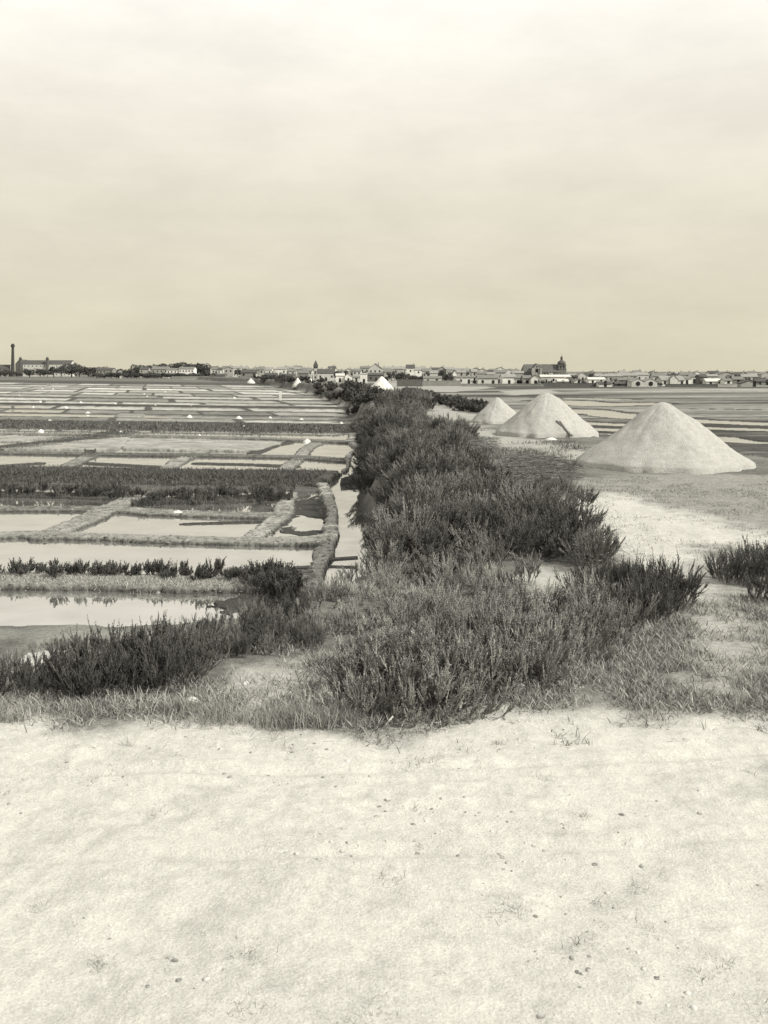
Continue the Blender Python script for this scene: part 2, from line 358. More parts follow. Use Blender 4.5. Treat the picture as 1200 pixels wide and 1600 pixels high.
# ------------------------------------------------------------------ water
def build_water():
    m = bpy.data.materials.new('brine'); m.use_nodes = True; nt = m.node_tree; nt.nodes.clear()
    o = nt.nodes.new('ShaderNodeOutputMaterial'); mx = nt.nodes.new('ShaderNodeMixShader')
    df = nt.nodes.new('ShaderNodeBsdfDiffuse'); gl = nt.nodes.new('ShaderNodeBsdfGlossy'); gl.inputs['Roughness'].default_value = .02
    gl.inputs['Color'].default_value = (.92, .92, .92, 1)
    t = nt.nodes.new('ShaderNodeTexCoord'); n = nt.nodes.new('ShaderNodeTexNoise'); n.inputs['Scale'].default_value = .7; n.inputs['Detail'].default_value = 6
    nt.links.new(t.outputs['Object'], n.inputs['Vector']); r = ramp(nt, [(.3, S(.16)), (.7, S(.28))]); nt.links.new(n.outputs['Fac'], r.inputs[0]); nt.links.new(r.outputs[0], df.inputs['Color'])
    n2 = nt.nodes.new('ShaderNodeTexNoise'); n2.inputs['Scale'].default_value = 5; n2.inputs['Detail'].default_value = 3
    nt.links.new(t.outputs['Object'], n2.inputs['Vector'])
    bp = nt.nodes.new('ShaderNodeBump'); bp.inputs['Strength'].default_value = .05; bp.inputs['Distance'].default_value = .02
    nt.links.new(n2.outputs['Fac'], bp.inputs['Height']); nt.links.new(bp.outputs[0], gl.inputs['Normal'])
    r9 = ramp(nt, [(.35, (.70,) * 3 + (1,)), (.6, (.84,) * 3 + (1,))]); n9 = nt.nodes.new('ShaderNodeTexNoise'); n9.inputs['Scale'].default_value = .9; n9.inputs['Detail'].default_value = 8; nt.links.new(t.outputs['Object'], n9.inputs['Vector']); nt.links.new(n9.outputs['Fac'], r9.inputs[0]); nt.links.new(r9.outputs[0], mx.inputs[0]); nt.links.new(df.outputs[0], mx.inputs[1]); nt.links.new(gl.outputs[0], mx.inputs[2]); nt.links.new(mx.outputs[0], o.inputs[0])
    w = pyd('water', [(-420, 12, 0), (-.5, 12, 0), (.9, 80, 0), (-420, 560, 0)], [(0, 1, 2, 3)])
    structure(link('pond_water', w, m))
    w = pyd('water', [(5, 45, 0), (160, 45, 0), (160, 330, 0), (20, 330, 0)], [(0, 1, 2, 3)])
    structure(link('marsh_water', w, m))
build_water()

# ------------------------------------------------------------------ salt mounds
salt = noise_mat('salt', .31, .42, 7.0, 11, .9, .9, 26, p=(.3, .7), dist=.05)
salt_far = noise_mat('salt_white', .5, .6, 1.5, 4, .85)
def mound_mesh(name, r, h, seed, nr=40, na=110, rough=.05, blunt=.10):
    V = []; Fc = []
    for j in range(nr + 1):
        t = j / nr
        for i in range(na):
            a = 2 * math.pi * i / na
            n = mnoise.fractal(Vector((math.cos(a) * 1.4 * t + seed, math.sin(a) * 1.4 * t, seed)), .8, 2.1, 5)
            n2 = mnoise.fractal(Vector((math.cos(a) * 9 * t, math.sin(a) * 9 * t, seed)), 1, 2.1, 3)
            prof = 1 - math.sqrt(t * t + blunt * blunt) + blunt if t < 1 else 0
            prof = (1 - t) if blunt == 0 else max(0, (1 + blunt * .5 - math.sqrt(t * t + blunt * blunt)) / (1 + blunt * .5 - blunt)) * (1 if t < 1 else 0)
            rr = r * t * (1 + .075 * n * (.3 + t))
            z = h * prof + rough * n * math.sin(math.pi * min(1, t + .12)) + .012 * n2 * r / 3
            z += r * .010 * mnoise.fractal(Vector((a * 5.5, t * 1.3, seed)), 1, 2, 3) * math.sin(math.pi * min(1, t)) * 1.6
            if t > .86: rr *= 1 + .05 * mnoise.noise(Vector((math.cos(a) * 5, math.sin(a) * 5, seed))) * (t - .86) / .14
            if j == nr: z = -.25
            V.append((rr * math.cos(a), rr * math.sin(a), z))
    for j in range(nr):
        for i in range(na):
            a = j * na + i; b = j * na + (i + 1) % na
            if j == 0: Fc.append((a, a + na, b + na)) if False else Fc.append((a, b, b + na, a + na)[::-1])
            else: Fc.append((a, a + na, b + na, b))
    return pyd(name, V, Fc, True)
def zat(x, y): return float(terrain(np.array([x]), np.array([y]))[0][0])
PILES = []
for k, (xp, xl, xr, yt, yb, lab) in enumerate([
        (1030, 903, 1170, 629, 736, 'large pale salt mound nearest the dark bush, whole cone in view'),
        (848, 776, 932, 614, 683, 'pale salt mound with boards leaning on its side, middle of three'),
        (776, 734, 820, 621, 662, 'smaller salt mound partly hidden behind the one with leaning boards'),
        (597, 575, 618, 588, 611, 'lone white salt mound on the far bend of the dyke')]):
    x, y = U((xl + xr) / 2, yb, 2.2)
    r = (xr - xl) / 2 * y / F * 1.02; y += r * .75; x = AT((xl + xr) / 2, y)
    r = (xr - xl) / 2 * y / F
    zb = zat(x, y) - .04; h = ZT(yt, y) - zb
    o = link('salt_mound', mound_mesh('salt_mound', r, h, 3.1 * k + 1, rough=.10 * r / 2.8, blunt=.16 if k == 1 else .12), salt if k < 3 else salt_far, loc=(x, y, zb))
    o.rotation_euler.z = k * 1.3; PILES.append((x, y, r, h, zb))
    tag(o, lab, 'salt mound', 'salt mounds on the dyke')
for k, (xp, xl, xr, yt, yb, lab) in enumerate([(465, 457, 474, 590, 602, 'white salt mound, first of two side by side behind the far hedge'),
        (485, 474, 496, 591, 603, 'white salt mound, wider of two side by side behind the far hedge'),
        (392, 386, 399, 591, 597, 'small white salt mound beside the far dark barn')]):
    d = 270 if k < 2 else 380
    r = (xr - xl) / 2 * d / F; zt = ZT(yt, d); zb = ZT(yb, d) - .3
    tag(link('salt_mound', mound_mesh('salt_mound', r, zt - zb, k + 20, 14, 40, .03), salt_far, loc=(AT(xp, d), d, zb)), lab, 'salt mound', 'far salt mounds')
hm = [mound_mesh('salt_heap', 1.0, .75, 50 + k, 8, 24, .05) for k in range(3)]
HEAPS = [(137, 645, 10), (187, 661, 8), (78, 657, 10), (52, 634.5, 4), (63, 627, 6), (126, 628, 6), (103, 636, 7), (180, 630, 5), (30, 617, 3.5), (243, 633, 6), (299, 634, 5), (296, 650, 10), (373, 652, 11), (283, 664, 9), (381, 666, 10),
         (471, 655, 10), (494, 669, 9), (533, 660, 8), (225, 615, 4), (230, 619, 4), (66, 607, 4), (83, 608, 4), (258, 612, 4), (366, 621, 5), (422, 651, 6), (189, 675, 12), (311, 680, 12), (480, 688, 14), (64, 672, 10)]
for k, (x, y, w) in enumerate(HEAPS):
    X, Y = U(x, y, .15); r = w / 2 * Y / F
    o = link('salt_heap', hm[k % 3], salt_far, loc=(X, Y, .02)); o.scale = (r, r, r); o.rotation_euler.z = k
    tag(o, ('tiny white heap of raked salt ' + ('in the farthest pans below the trees' if y < 623 else 'in the middle of the far pans' if y < 640 else 'beside the long bright pan' if y < 658 else 'on the edge of the dark rush strip' if y < 670 else 'on the bank nearer than the rush strip')), 'salt heap', 'raked salt heaps on the far pans')
X, Y = U(277, 801, .1)
o = link('salt_heap', mound_mesh('salt_heap', .30, .13, 77, 12, 40, .04, .2), salt_far, loc=(X, Y, .05))
tag(o, 'white heap of salt spilling over the clay bank between two near ponds', 'salt heap')


# ------------------------------------------------------------------ plants
def leaf_mat(name, lo, hi):
    m, nt, b = new_mat(name, .75, .2)
    a = nt.nodes.new('ShaderNodeAttribute'); a.attribute_name = 'rnd'
    oi = nt.nodes.new('ShaderNodeObjectInfo')
    ad = nt.nodes.new('ShaderNodeMath'); ad.operation = 'MULTIPLY_ADD'; nt.links.new(oi.outputs['Random'], ad.inputs[0]); ad.inputs[1].default_value = .55
    sc = nt.nodes.new('ShaderNodeMath'); sc.operation = 'MULTIPLY'; nt.links.new(a.outputs['Fac'], sc.inputs[0]); sc.inputs[1].default_value = .55
    nt.links.new(sc.outputs[0], ad.inputs[2])
    r = ramp(nt, [(0, S(lo)), (1, S(hi))]); nt.links.new(ad.outputs[0], r.inputs[0]); nt.links.new(r.outputs[0], b.inputs['Base Color'])
    return m
M_DARK = leaf_mat('leaf_dark', .035, .14)
M_MID = leaf_mat('leaf_mid', .025, .42)
M_THICK = leaf_mat('leaf_thicket', .025, .29)
M_PALE = leaf_mat('leaf_pale', .08, .50)
M_DRY = leaf_mat('dry_grass', .08, .42)
M_GRASS = leaf_mat('tangled_grass', .02, .42)
M_TREE = leaf_mat('tree_leaf', .04, .11)
M_STEM = noise_mat('stem', .10, .2, 8)
M_TWIG = leaf_mat('dead_twig', .05, .24)

def norm(a): return a / np.maximum(np.linalg.norm(a, axis=-1, keepdims=True), 1e-9)
def plumes(stems, per, base_r, height, lean, leaves, leaf_l, leaf_w, seed, dome=.3, curl=.35, frac=.36, core=.004, low=.25):
    """branched shrub: upright woody stems, each with feathery leafy shoots that curve upwards"""
    g = np.random.default_rng(seed); m = stems
    ang = g.uniform(0, 2 * np.pi, m); rr = np.sqrt(g.uniform(0, 1, m))
    Hs = height * (1 - dome * rr ** 2) * g.uniform(.7, 1.1, m); la = lean * rr * g.uniform(.6, 1.3, m) + g.normal(0, .08, m); az = ang + g.normal(0, .4, m)
    S0 = np.stack([base_r * .55 * rr * np.cos(ang), base_r * .55 * rr * np.sin(ang), np.full(m, -.05)], 1)
    SD = np.stack([np.sin(la) * np.cos(az), np.sin(la) * np.sin(az), np.cos(la)], 1); SB = g.normal(0, .22, (m, 3)); SB[:, 2] = .15
    def spos(t, k): return S0[k] + (SD[k] * t[:, None] + SB[k] * (t * t)[:, None] * .6) * Hs[k][:, None]
    # shoots
    n = m * per; k = np.repeat(np.arange(m), per); ts = g.uniform(low, .98, n) ** .8
    B = spos(ts, k); sd = norm(SD[k] + SB[k] * ts[:, None])
    rv = norm(g.normal(0, 1, (n, 3))); out = norm(rv - (rv * sd).sum(1, keepdims=True) * sd)
    spread = g.uniform(.25, .95, (n, 1)) * (1.1 - .6 * ts[:, None])
    d0 = norm(sd + out * spread); L = height * frac * g.uniform(.5, 1.15, n) * (1.15 - .35 * ts)
    bend = np.array([0, 0, 1.0]) * g.uniform(.1, curl * 2, (n, 1)) + g.normal(0, curl * .5, (n, 3))
    def pos(t): return B[:, None, :] + (d0[:, None, :] * t[..., None] + bend[:, None, :] * (t ** 2)[..., None] * .5) * L[:, None, None]
    t = g.uniform(.05, 1.0, (n, leaves)); P = pos(t); T = norm(pos(t + .05) - P)
    rv = norm(g.normal(0, 1, (n, leaves, 3))); o2 = norm(rv - (rv * T).sum(-1, keepdims=True) * T)
    ld = norm(o2 * g.uniform(.35, .9, (n, leaves, 1)) + T * g.uniform(.7, 1.3, (n, leaves, 1))); wd = norm(np.cross(ld, norm(g.normal(0, 1, (n, leaves, 3)))))
    ll = leaf_l * g.uniform(.6, 1.25, (n, leaves, 1)) * (1.2 - .55 * t[..., None]); lw = leaf_w * g.uniform(.7, 1.3, (n, leaves, 1))
    V = np.stack([P, P + ld * ll * .45 + wd * lw, P + ld * ll, P + ld * ll * .45 - wd * lw], 2).reshape(-1, 3); Q = np.arange(len(V)).reshape(-1, 4)
    pp = .55 * g.uniform(0, 1, n) + .45 * g.uniform(0, 1, m)[k]
    rnd = np.repeat((np.repeat(pp[:, None], leaves, 1) * .85 + .15 * g.uniform(0, 1, (n, leaves))).reshape(-1), 4)
    # woody parts: main stems and shoot axes as three sided tapering tubes
    def tubes(CP, w):
        q = len(CP); j = CP.shape[1]; ax = norm(CP[:, -1] - CP[:, 0]); e1 = norm(np.cross(ax, [.31, .9, .12]))[:, None]; e2 = norm(np.cross(ax, e1[:, 0]))[:, None]
        W = w[:, :, None]; TV = np.stack([CP + W * (math.cos(a) * e1 + math.sin(a) * e2) for a in (0, 2.094, 4.189)], 2).reshape(q, j * 3, 3)
        tq = np.array([(u * 3 + i, u * 3 + (i + 1) % 3, u * 3 + 3 + (i + 1) % 3, u * 3 + 3 + i) for u in range(j - 1) for i in range(3)])
        return TV.reshape(-1, 3), (tq[None] + (np.arange(q) * j * 3)[:, None, None]).reshape(-1, 4)
    tt = np.linspace(0, 1, 4); CP = np.stack([spos(np.full(m, x), np.arange(m)) for x in tt], 1)
    SV, SQ = tubes(CP, np.repeat((.012 * height * (1.25 - tt))[None], m, 0))
    ta = np.linspace(0, 1, 3); AV, AQ = tubes(pos(np.repeat(ta[None], n, 0)), np.repeat((core * np.array([1, .9, .3]))[None], n, 0))
    rnd = np.concatenate([rnd, np.repeat(pp, 9)]); Q = np.concatenate([Q, AQ + len(V)]); V = np.concatenate([V, AV])
    return V, Q, rnd, SV, SQ
def shrub_meshes(name, count, mat, **kw):
    out = []
    for k in range(count):
        V, Q, r, SV, SQ = plumes(seed=hash_seed(name) + k, **kw)
        me = np_mesh(name + '_foliage', V, Q); attr(me, 'rnd', r); me.materials.append(mat)
        st = np_mesh(name + '_stems', SV, SQ); st.materials.append(M_STEM)
        out.append((me, st))
    return out
def hash_seed(s): return sum(ord(c) * (i + 3) for i, c in enumerate(s))
SPECIES = {
    'upright_dark': shrub_meshes('upright_dark', 5, M_DARK, stems=26, per=11, base_r=.5, height=.62, lean=.42, leaves=22, leaf_l=.026, leaf_w=.0046, frac=.30, core=.005),
    'upright_mid': shrub_meshes('upright_mid', 6, M_MID, stems=24, per=11, base_r=.5, height=.48, lean=.6, leaves=22, leaf_l=.026, leaf_w=.0048, frac=.34, core=.006),
    'pale': shrub_meshes('pale', 4, M_PALE, stems=26, per=11, base_r=.5, height=.42, lean=.7, leaves=22, leaf_l=.024, leaf_w=.0044, frac=.36, core=.005),
    'upright_big': shrub_meshes('upright_big', 5, M_THICK, stems=28, per=12, base_r=.6, height=.85, lean=.7, leaves=26, leaf_l=.05, leaf_w=.0085, frac=.36, core=.010),
    'dome': shrub_meshes('dome', 6, M_DARK, stems=34, per=12, base_r=.65, height=.85, lean=.85, leaves=26, leaf_l=.05, leaf_w=.0085, frac=.34, core=.010, dome=.2),
    'dome_mid': shrub_meshes('dome_mid', 5, M_THICK, stems=32, per=12, base_r=.65, height=.85, lean=.8, leaves=26, leaf_l=.05, leaf_w=.0085, frac=.36, core=.010, dome=.2),
    'bank': shrub_meshes('bank', 4, M_DARK, stems=14, per=9, base_r=.36, height=.40, lean=.6, leaves=14, leaf_l=.04, leaf_w=.009, frac=.4, core=.008),
    'far': shrub_meshes('far', 4, M_DARK, stems=22, per=9, base_r=.7, height=.8, lean=1.0, leaves=12, leaf_l=.17, leaf_w=.04, frac=.4, core=.03, dome=.15),
}
def scatter(poly, n, z0, mind=0.0, zmax=None):
    """plan positions spread evenly over the ground that shows in a photo outline"""
    wp = np.array([U(*p, z0) for p in poly]); x0, y0 = wp.min(0) - 1.5; x1, y1 = wp.max(0) + 1.5
    area_poly = [tuple(p) for p in wp]
    got = []
    for it in range(14):
        X = rng.uniform(x0, x1, n * 6); Y = rng.uniform(max(y0, 4), y1, n * 6)
        i = inside(X, Y, area_poly)
        X, Y = X[i], Y[i]
        for x, y in zip(X, Y):
            if mind and any((x - a) ** 2 + (y - b) ** 2 < mind * mind for a, b in got): continue
            got.append((x, y))
            if len(got) >= n: break
        if len(got) >= n: break
    G = np.array(got); z = terrain(G[:, 0], G[:, 1])[0]
    return [(a, b, c) for (a, b), c in zip(got, z)]
NSHRUB = [0]
def put_shrub(kind, x, y, z, s, hs, label, group, name='shrub', cat='shrub', tilt=.12):
    me, st = random.choice(SPECIES[kind])
    o = link(name, None, loc=(x, y, z - .02)); o.rotation_euler = (random.gauss(0, tilt), random.gauss(0, tilt), random.uniform(0, 6.28)); o.scale = (s, s, s * hs)
    tag(o, label, cat, group)
    link('foliage', me, parent=o); link('stems', st, parent=o); NSHRUB[0] += 1
    return o
def zone(kind, poly, n, z0, mind, smin, smax, label, group, hs=(.85, 1.15), zlim=(.05, 9), nm='shrub'):
    for x, y, z in scatter(poly, n, z0, mind):
        if z < zlim[0] or z > zlim[1]: continue
        k = random.choice(kind) if isinstance(kind, (list, tuple)) else kind
        put_shrub(k, x, y, z, random.uniform(smin, smax), random.uniform(*hs), label, group, nm, nm)

# thicket at the near pond's edge
L = 'dark upright shrub in the thicket between the near pond and the sandy ground'
zone('upright_dark', [(130, 1092), (240, 1076), (300, 1072), (290, 1108), (130, 1120)], 28, 2.0, .17, .7, .9, L, 'shrubs at the near pond edge')
zone('upright_dark', [(-120, 1098), (130, 1096), (130, 1119), (-120, 1125)], 28, 2.0, .18, .5, .66, 'low dark shrub in the corner before the small puddle', 'shrubs in the near corner')
zone(['upright_dark', 'upright_mid'], [(270, 1060), (330, 1035), (400, 1012), (470, 1003), (480, 1018), (430, 1032), (340, 1062)], 34, 1.8, .22, .42, .6, L, 'shrubs at the near pond edge')
zone(['upright_mid', 'upright_dark'], [(300, 1072), (350, 1045), (470, 1022), (520, 1030), (470, 1046), (380, 1062)], 20, 2.0, .22, .4, .66, 'low grey shrub bridging the near pond thicket and the foreground clump', 'shrubs bridging thicket and clump')
# paler bushes above them
L = 'pale grey feathery bush at the foot of the ditch'
zone(['pale', 'pale', 'upright_mid'], [(455, 1008), (520, 1003), (580, 985), (640, 955), (690, 985), (560, 1016), (480, 1024)], 32, 2.0, .24, .5, .74, L, 'pale bushes at the foot of the ditch')
zone(['pale', 'upright_mid'], [(660, 950), (740, 915), (810, 925), (760, 965), (690, 985)], 14, 2.1, .5, .75, 1.0, L, 'pale bushes at the foot of the ditch')
for k in range(54):
    x = random.uniform(-2.7, .4); y = random.uniform(13.2, 18.0); z_ = zat(x, y)
    y += 1.2 * (k % 2); z_ = zat(x, y); far_ = y > 15.8 and x < -.1
    if z_ > .3: put_shrub(random.choice(['pale', 'pale', 'upright_mid']), x, y, z_, random.uniform(.3, .48) if far_ else random.uniform(.5, .78), 1.0, 'low pale bush on the slope just below the end of the ditch', 'pale bushes on the slope below the ditch')
# big mass of the foreground
L = 'grey upright shrub in the big foreground clump below the mounds'
zone(['upright_mid', 'upright_mid', 'upright_mid', 'pale'], [(520, 1105), (560, 1055), (680, 1020), (820, 975), (920, 955), (1010, 968), (930, 1010), (840, 1062), (740, 1105), (640, 1118)], 74, 2.2, .28, .85, 1.22, L, 'shrubs of the foreground clump')
L = 'dark spiky shrub on the crest of the foreground clump beside the path'
zone('upright_dark', [(915, 958), (930, 935), (1000, 935), (1055, 935), (1075, 958), (1010, 975)], 18, 2.2, .26, .75, .98, L, 'crest shrubs of the foreground clump')
# bush by the frame
for k, (px, py, s) in enumerate([(1150, 912, .92), (1185, 905, 1.05), (1215, 915, 1.1), (1245, 905, 1.1), (1190, 935, .7), (1225, 940, .8), (1135, 905, .7)]):
    x, y = U(px, py, 2.2); put_shrub('upright_dark', x, y, 2.15, s, 1.0, 'dark rounded bush standing alone across the sandy path from the clump', 'stems of the lone dark bush')
# thicket on the dyke's slope
L = 'bush in the near end of the dyke thicket beside the sandy path'
TH = ['dome', 'dome', 'dome_mid', 'dome_mid', 'upright_big']
zone(TH, [(600, 915), (600, 850), (600, 810), (620, 775), (700, 765), (760, 790), (830, 810), (900, 850), (930, 880), (880, 892), (800, 890), (720, 925), (650, 935)], 58, 2.0, .6, .5, .9, L, 'bushes of the dyke thicket', nm='bush')
zone(['upright_mid', 'dome_mid', 'upright_dark'], [(790, 770), (850, 745), (905, 790), (965, 885), (900, 905), (860, 850)], 18, 2.2, .5, .35, .62, 'small straggling shrub at the ragged edge of the thicket by the sand', 'stragglers of the thicket')
zone(['upright_mid', 'dome_mid'], [(640, 668), (690, 662), (760, 690), (800, 720), (750, 735), (700, 700)], 16, 2.2, .9, .4, .8, 'small shrub straggling from the thicket towards the smallest mound', 'stragglers of the upper thicket')
L = 'bush in the middle of the dyke thicket below the brushwood'
zone(TH, [(600, 810), (600, 770), (605, 730), (605, 690), (620, 665), (690, 680), (740, 690), (700, 720), (750, 745), (780, 775), (700, 775)], 62, 2.0, .8, .65, 1.1, L, 'bushes of the dyke thicket', nm='bush')
L = 'bush in the far end of the dyke thicket before the lone mound'
zone(TH, [(592, 690), (592, 660), (590, 640), (592, 625), (640, 622), (680, 640), (660, 655), (640, 668)], 44, 2.0, 1.5, 1.1, 1.5, L, 'bushes of the dyke thicket', nm='bush')
# slope facing the ditch
for k in range(20):
    Yb = 38 + 50 * (k / 19) ** 1.2; Xb = np.interp(Yb, [30.7, 44.3, 63.8, 99.7], [.0, -1.0, -1.05, -2.9]) + random.uniform(-.1, .35)
    put_shrub('dome', Xb, Yb, zat(Xb, Yb) - .05, random.uniform(.7, 1.0), 1.0, 'low dark bush at the water edge where the ditch narrows', 'bushes at the narrow ditch', 'bush', 'bush', tilt=.15)
L = 'dark bush hanging over the ditch on the slope of the dyke'
for k in range(34):
    t = k / 33; Yb = 21.5 + 62 * t ** 1.5
    Xb = np.interp(Yb, [21, 22.8, 30.7, 44.3, 63.8, 99.7], [.45, .65, .45, -.55, -.7, -2.5]) + random.uniform(-.15, .4)
    put_shrub(random.choice(['dome', 'dome', 'dome_mid']), Xb, Yb, zat(Xb, Yb) - .05, random.uniform(.55, .8) * (1 + t * .6), .95, L, 'bushes over the ditch', 'bush', 'bush', tilt=.15)
L = 'dark bush of the hedge along the far bend of the dyke'
for k in range(76):
    t = random.random(); Yb = 90 + 330 * t ** 1.25
    xl = np.interp(Yb, [90, 99.7, 138, 175, 249, 399, 440], [-1.4, -2.2, -4.6, -10, -21, -54, -66]); wd = np.interp(Yb, [90, 150, 250, 400], [3.2, 5.2, 8, 8])
    Xb = xl + random.uniform(-.6, wd) * (1 if random.random() < .6 else .5)
    if any((Xb - p[0]) ** 2 + (Yb - p[1]) ** 2 < (p[2] + .8) ** 2 for p in PILES): continue
    if Yb < 160 and Xb > -2.5 and Yb > 110: continue
    if 120 < Yb < 285 and 452 < 600 + Xb * F / Yb < 502 and Xb > xl + 1.2: continue
    put_shrub('far', Xb, Yb, zat(Xb, Yb), random.uniform(1.1, 1.7) * (1 + .25 * t), .95, L, 'bushes of the far dyke hedge', 'bush', 'bush')
L = 'dark bush in the low row behind the smallest of the three mounds'
for k in range(34):
    px = 634 + 122 * k / 33 + random.uniform(-3, 3); yi = np.interp(px, [634, 660, 700, 730, 758], [612.5, 619, 633, 641, 647])
    d = F * 3.3 / (yi - YH); x = AT(px, d); y = d + random.uniform(-1, 1.5); put_shrub('far', x, y, zat(x, y), random.uniform(.75, 1.1), 1.0, L, 'bush row behind the mounds', 'bush', 'bush')
for px, py in [(1150, 700), (1162, 703), (1174, 699), (1186, 706), (1196, 702), (1210, 708), (1222, 704), (1182, 697)]:
    x, y = U(px, py, 1.2); put_shrub('bank', x, y, zat(x, y), random.uniform(1.2, 1.9), 1.0, 'low dark shrub at the foot of the dyke past the large mound', 'shrubs past the large mound')
# shrubs on the pond banks
L = 'small dark shrub on the bank between the two nearest ponds'
for k in range(76):
    px = random.uniform(-60, 400); x, y = U(px, random.gauss(892, 3.5) + px * .018, .2); put_shrub('bank', x, y, zat(x, y), random.uniform(.35, 1.05), random.uniform(.7, 1.2), L, 'shrubs on the near pond bank', 'marsh_shrub', 'marsh shrub')
L = 'dark bushy shrub where the near bank meets the footpath'
for k in range(18):
    x, y = U(random.uniform(395, 462), random.uniform(900, 928), .2); put_shrub('bank', x, y, max(.1, zat(x, y)), random.uniform(.9, 1.4), 1.0, L, 'shrubs where the near bank meets the footpath', 'marsh_shrub', 'marsh shrub')
L = 'dark round shrub mirrored in the pond below the dark grass bank'
for k in range(30):
    px = random.uniform(-40, 190); x, y = U(px, random.gauss(769, 3), .2); put_shrub('bank', x, y, max(.02, zat(x, y)), random.uniform(.9, 1.5), 1.0, L, 'mirrored shrubs of the middle bank', 'marsh_shrub', 'marsh shrub')
for k in range(36):
    px = random.uniform(210, 450); x, y = U(px, random.gauss(780, 5) - (px - 210) * .03, .2); put_shrub('bank', x, y, max(.02, zat(x, y)), random.uniform(.8, 1.4), 1.0, L, 'mirrored shrubs of the middle bank', 'marsh_shrub', 'marsh shrub')

# grasses: blades too many to count
def blades(name, pts, lmin, lmax, w, mat, lean=.5, seed=1, flat=0.0):
    g = np.random.default_rng(seed); P = np.asarray(pts); n = len(P)
    az = g.uniform(0, 2 * np.pi, n); la = np.abs(g.normal(0, lean, n)) + flat; Ln = g.uniform(lmin, lmax, n)
    d = np.stack([np.sin(la) * np.cos(az), np.sin(la) * np.sin(az), np.cos(la)], 1) * Ln[:, None]
    a2 = g.uniform(0, 2 * np.pi, n); s = np.stack([np.cos(a2), np.sin(a2), np.zeros(n)], 1) * (w * g.uniform(.6, 1.4, n))[:, None]
    dr = np.stack([np.cos(az), np.sin(az), np.full(n, -.25)], 1) * (Ln * .3 * g.uniform(0, 1, n))[:, None]
    V = np.stack([P - s, P + s, P + d * .55 + s * .7, P + d * .55 - s * .7, P + d + dr], 1).reshape(-1, 3)
    i = np.arange(n)[:, None] * 5
    T = np.concatenate([i + [0, 1, 2], i + [0, 2, 3], i + [3, 2, 4]], 0)
    me = np_mesh(name, V, T); attr(me, 'rnd', np.repeat(g.uniform(0, 1, n) ** 1.3, 5)); me.materials.append(mat)
    return me
def turf(poly, n, z0, thresh, scale=.8, off=0, edge=.9):
    wp = np.array([U(*p, z0) for p in poly]); x0, y0 = wp.min(0); x1, y1 = wp.max(0); ap = [tuple(p) for p in wp]
    X = rng.uniform(x0, x1, n); Y = rng.uniform(y0, y1, n)
    i = inside(X, Y, ap); X, Y = X[i], Y[i]
    q = fbm(X * scale + off, Y * scale, 4); i = q + rng.normal(0, .06, len(q)) - .22 * (1 - sstep(0, edge, sdist(X, Y, ap))) > thresh; X, Y = X[i], Y[i]
    z, t, k = terrain(X, Y); i = (t < .27) | (rng.random(len(t)) < .4 - .55 * np.clip(t - .27, 0, .5))
    return np.stack([X, Y, z - .01], 1)[i]
def add_grass(name, me, label):
    stuff(link(name, me), label, 'grass')
FG = [(-150, 1135), (-150, 1050), (280, 1040), (380, 1005), (480, 985), (700, 950), (900, 940), (1100, 930), (1350, 930), (1350, 1140), (1000, 1160), (820, 1165), (640, 1175), (420, 1165), (330, 1160), (150, 1170), (-150, 1170)]
add_grass('grass', blades('grass', turf(FG, 230000, 2.2, .44, 1.9), .05, .16, .0052, M_GRASS, .75, 3, .35), 'short dry tangled grass round the foreground clump and along the path')
add_grass('grass', blades('grass', turf([(-150, 1128), (150, 1100), (330, 1085), (420, 1112), (640, 1108), (760, 1095), (640, 1142), (420, 1140), (150, 1142)], 70000, 2.2, .44, 1.6, 0, .5), .06, .22, .003, M_DRY, .55, 5, .1), 'taller pale grass at the foot of the foreground shrubs')
add_grass('grass', blades('grass', turf([(860, 780), (900, 742), (1180, 742), (1300, 760), (1300, 920), (1100, 910), (940, 880)], 110000, 2.2, .55, 1.3, 4), .03, .09, .006, M_MID, .8, 7, .3), 'sparse trodden grass on the sandy ground before the large mound')
add_grass('grass', blades('grass', turf([(640, 700), (660, 660), (740, 662), (790, 690), (920, 690), (900, 742), (860, 800), (940, 880), (800, 800), (720, 740)], 70000, 2.2, .42, .6, 9), .06, .2, .012, M_MID, .7, 8, .2), 'rough grass between the dyke thicket and the mounds')
def bank_turf(pts, hw, n, off=0):
    W = [U(*p, .2) for p in pts]; seg = []
    lens = [math.hypot(b[0] - a[0], b[1] - a[1]) for a, b in zip(W[:-1], W[1:])]; tot = sum(lens)
    out = []
    for (a, b), l in zip(zip(W[:-1], W[1:]), lens):
        m = int(n * l / tot); t = rng.uniform(0, 1, m); o = rng.normal(0, hw * .5, m); nx, ny = -(b[1] - a[1]) / l, (b[0] - a[0]) / l
        out.append(np.stack([a[0] + (b[0] - a[0]) * t + nx * o, a[1] + (b[1] - a[1]) * t + ny * o], 1))
    G = np.concatenate(out); z = terrain(G[:, 0], G[:, 1])[0]; i = z > -.03
    return np.concatenate([G[i], z[i, None] - .02], 1)
add_grass('grass', blades('grass', bank_turf([(-200, 740), (0, 741), (150, 743), (300, 746), (500, 748)], 2.2, 36000), .10, .26, .02, M_DARK, .35, 11), 'tall dark grass covering the broad bank across the ponds')
add_grass('grass', blades('grass', bank_turf([(-200, 900), (0, 902), (150, 905), (300, 909), (460, 905)], 0.6, 12000), .04, .12, .008, M_MID, .6, 12), 'short grass on the bank between the two nearest ponds')
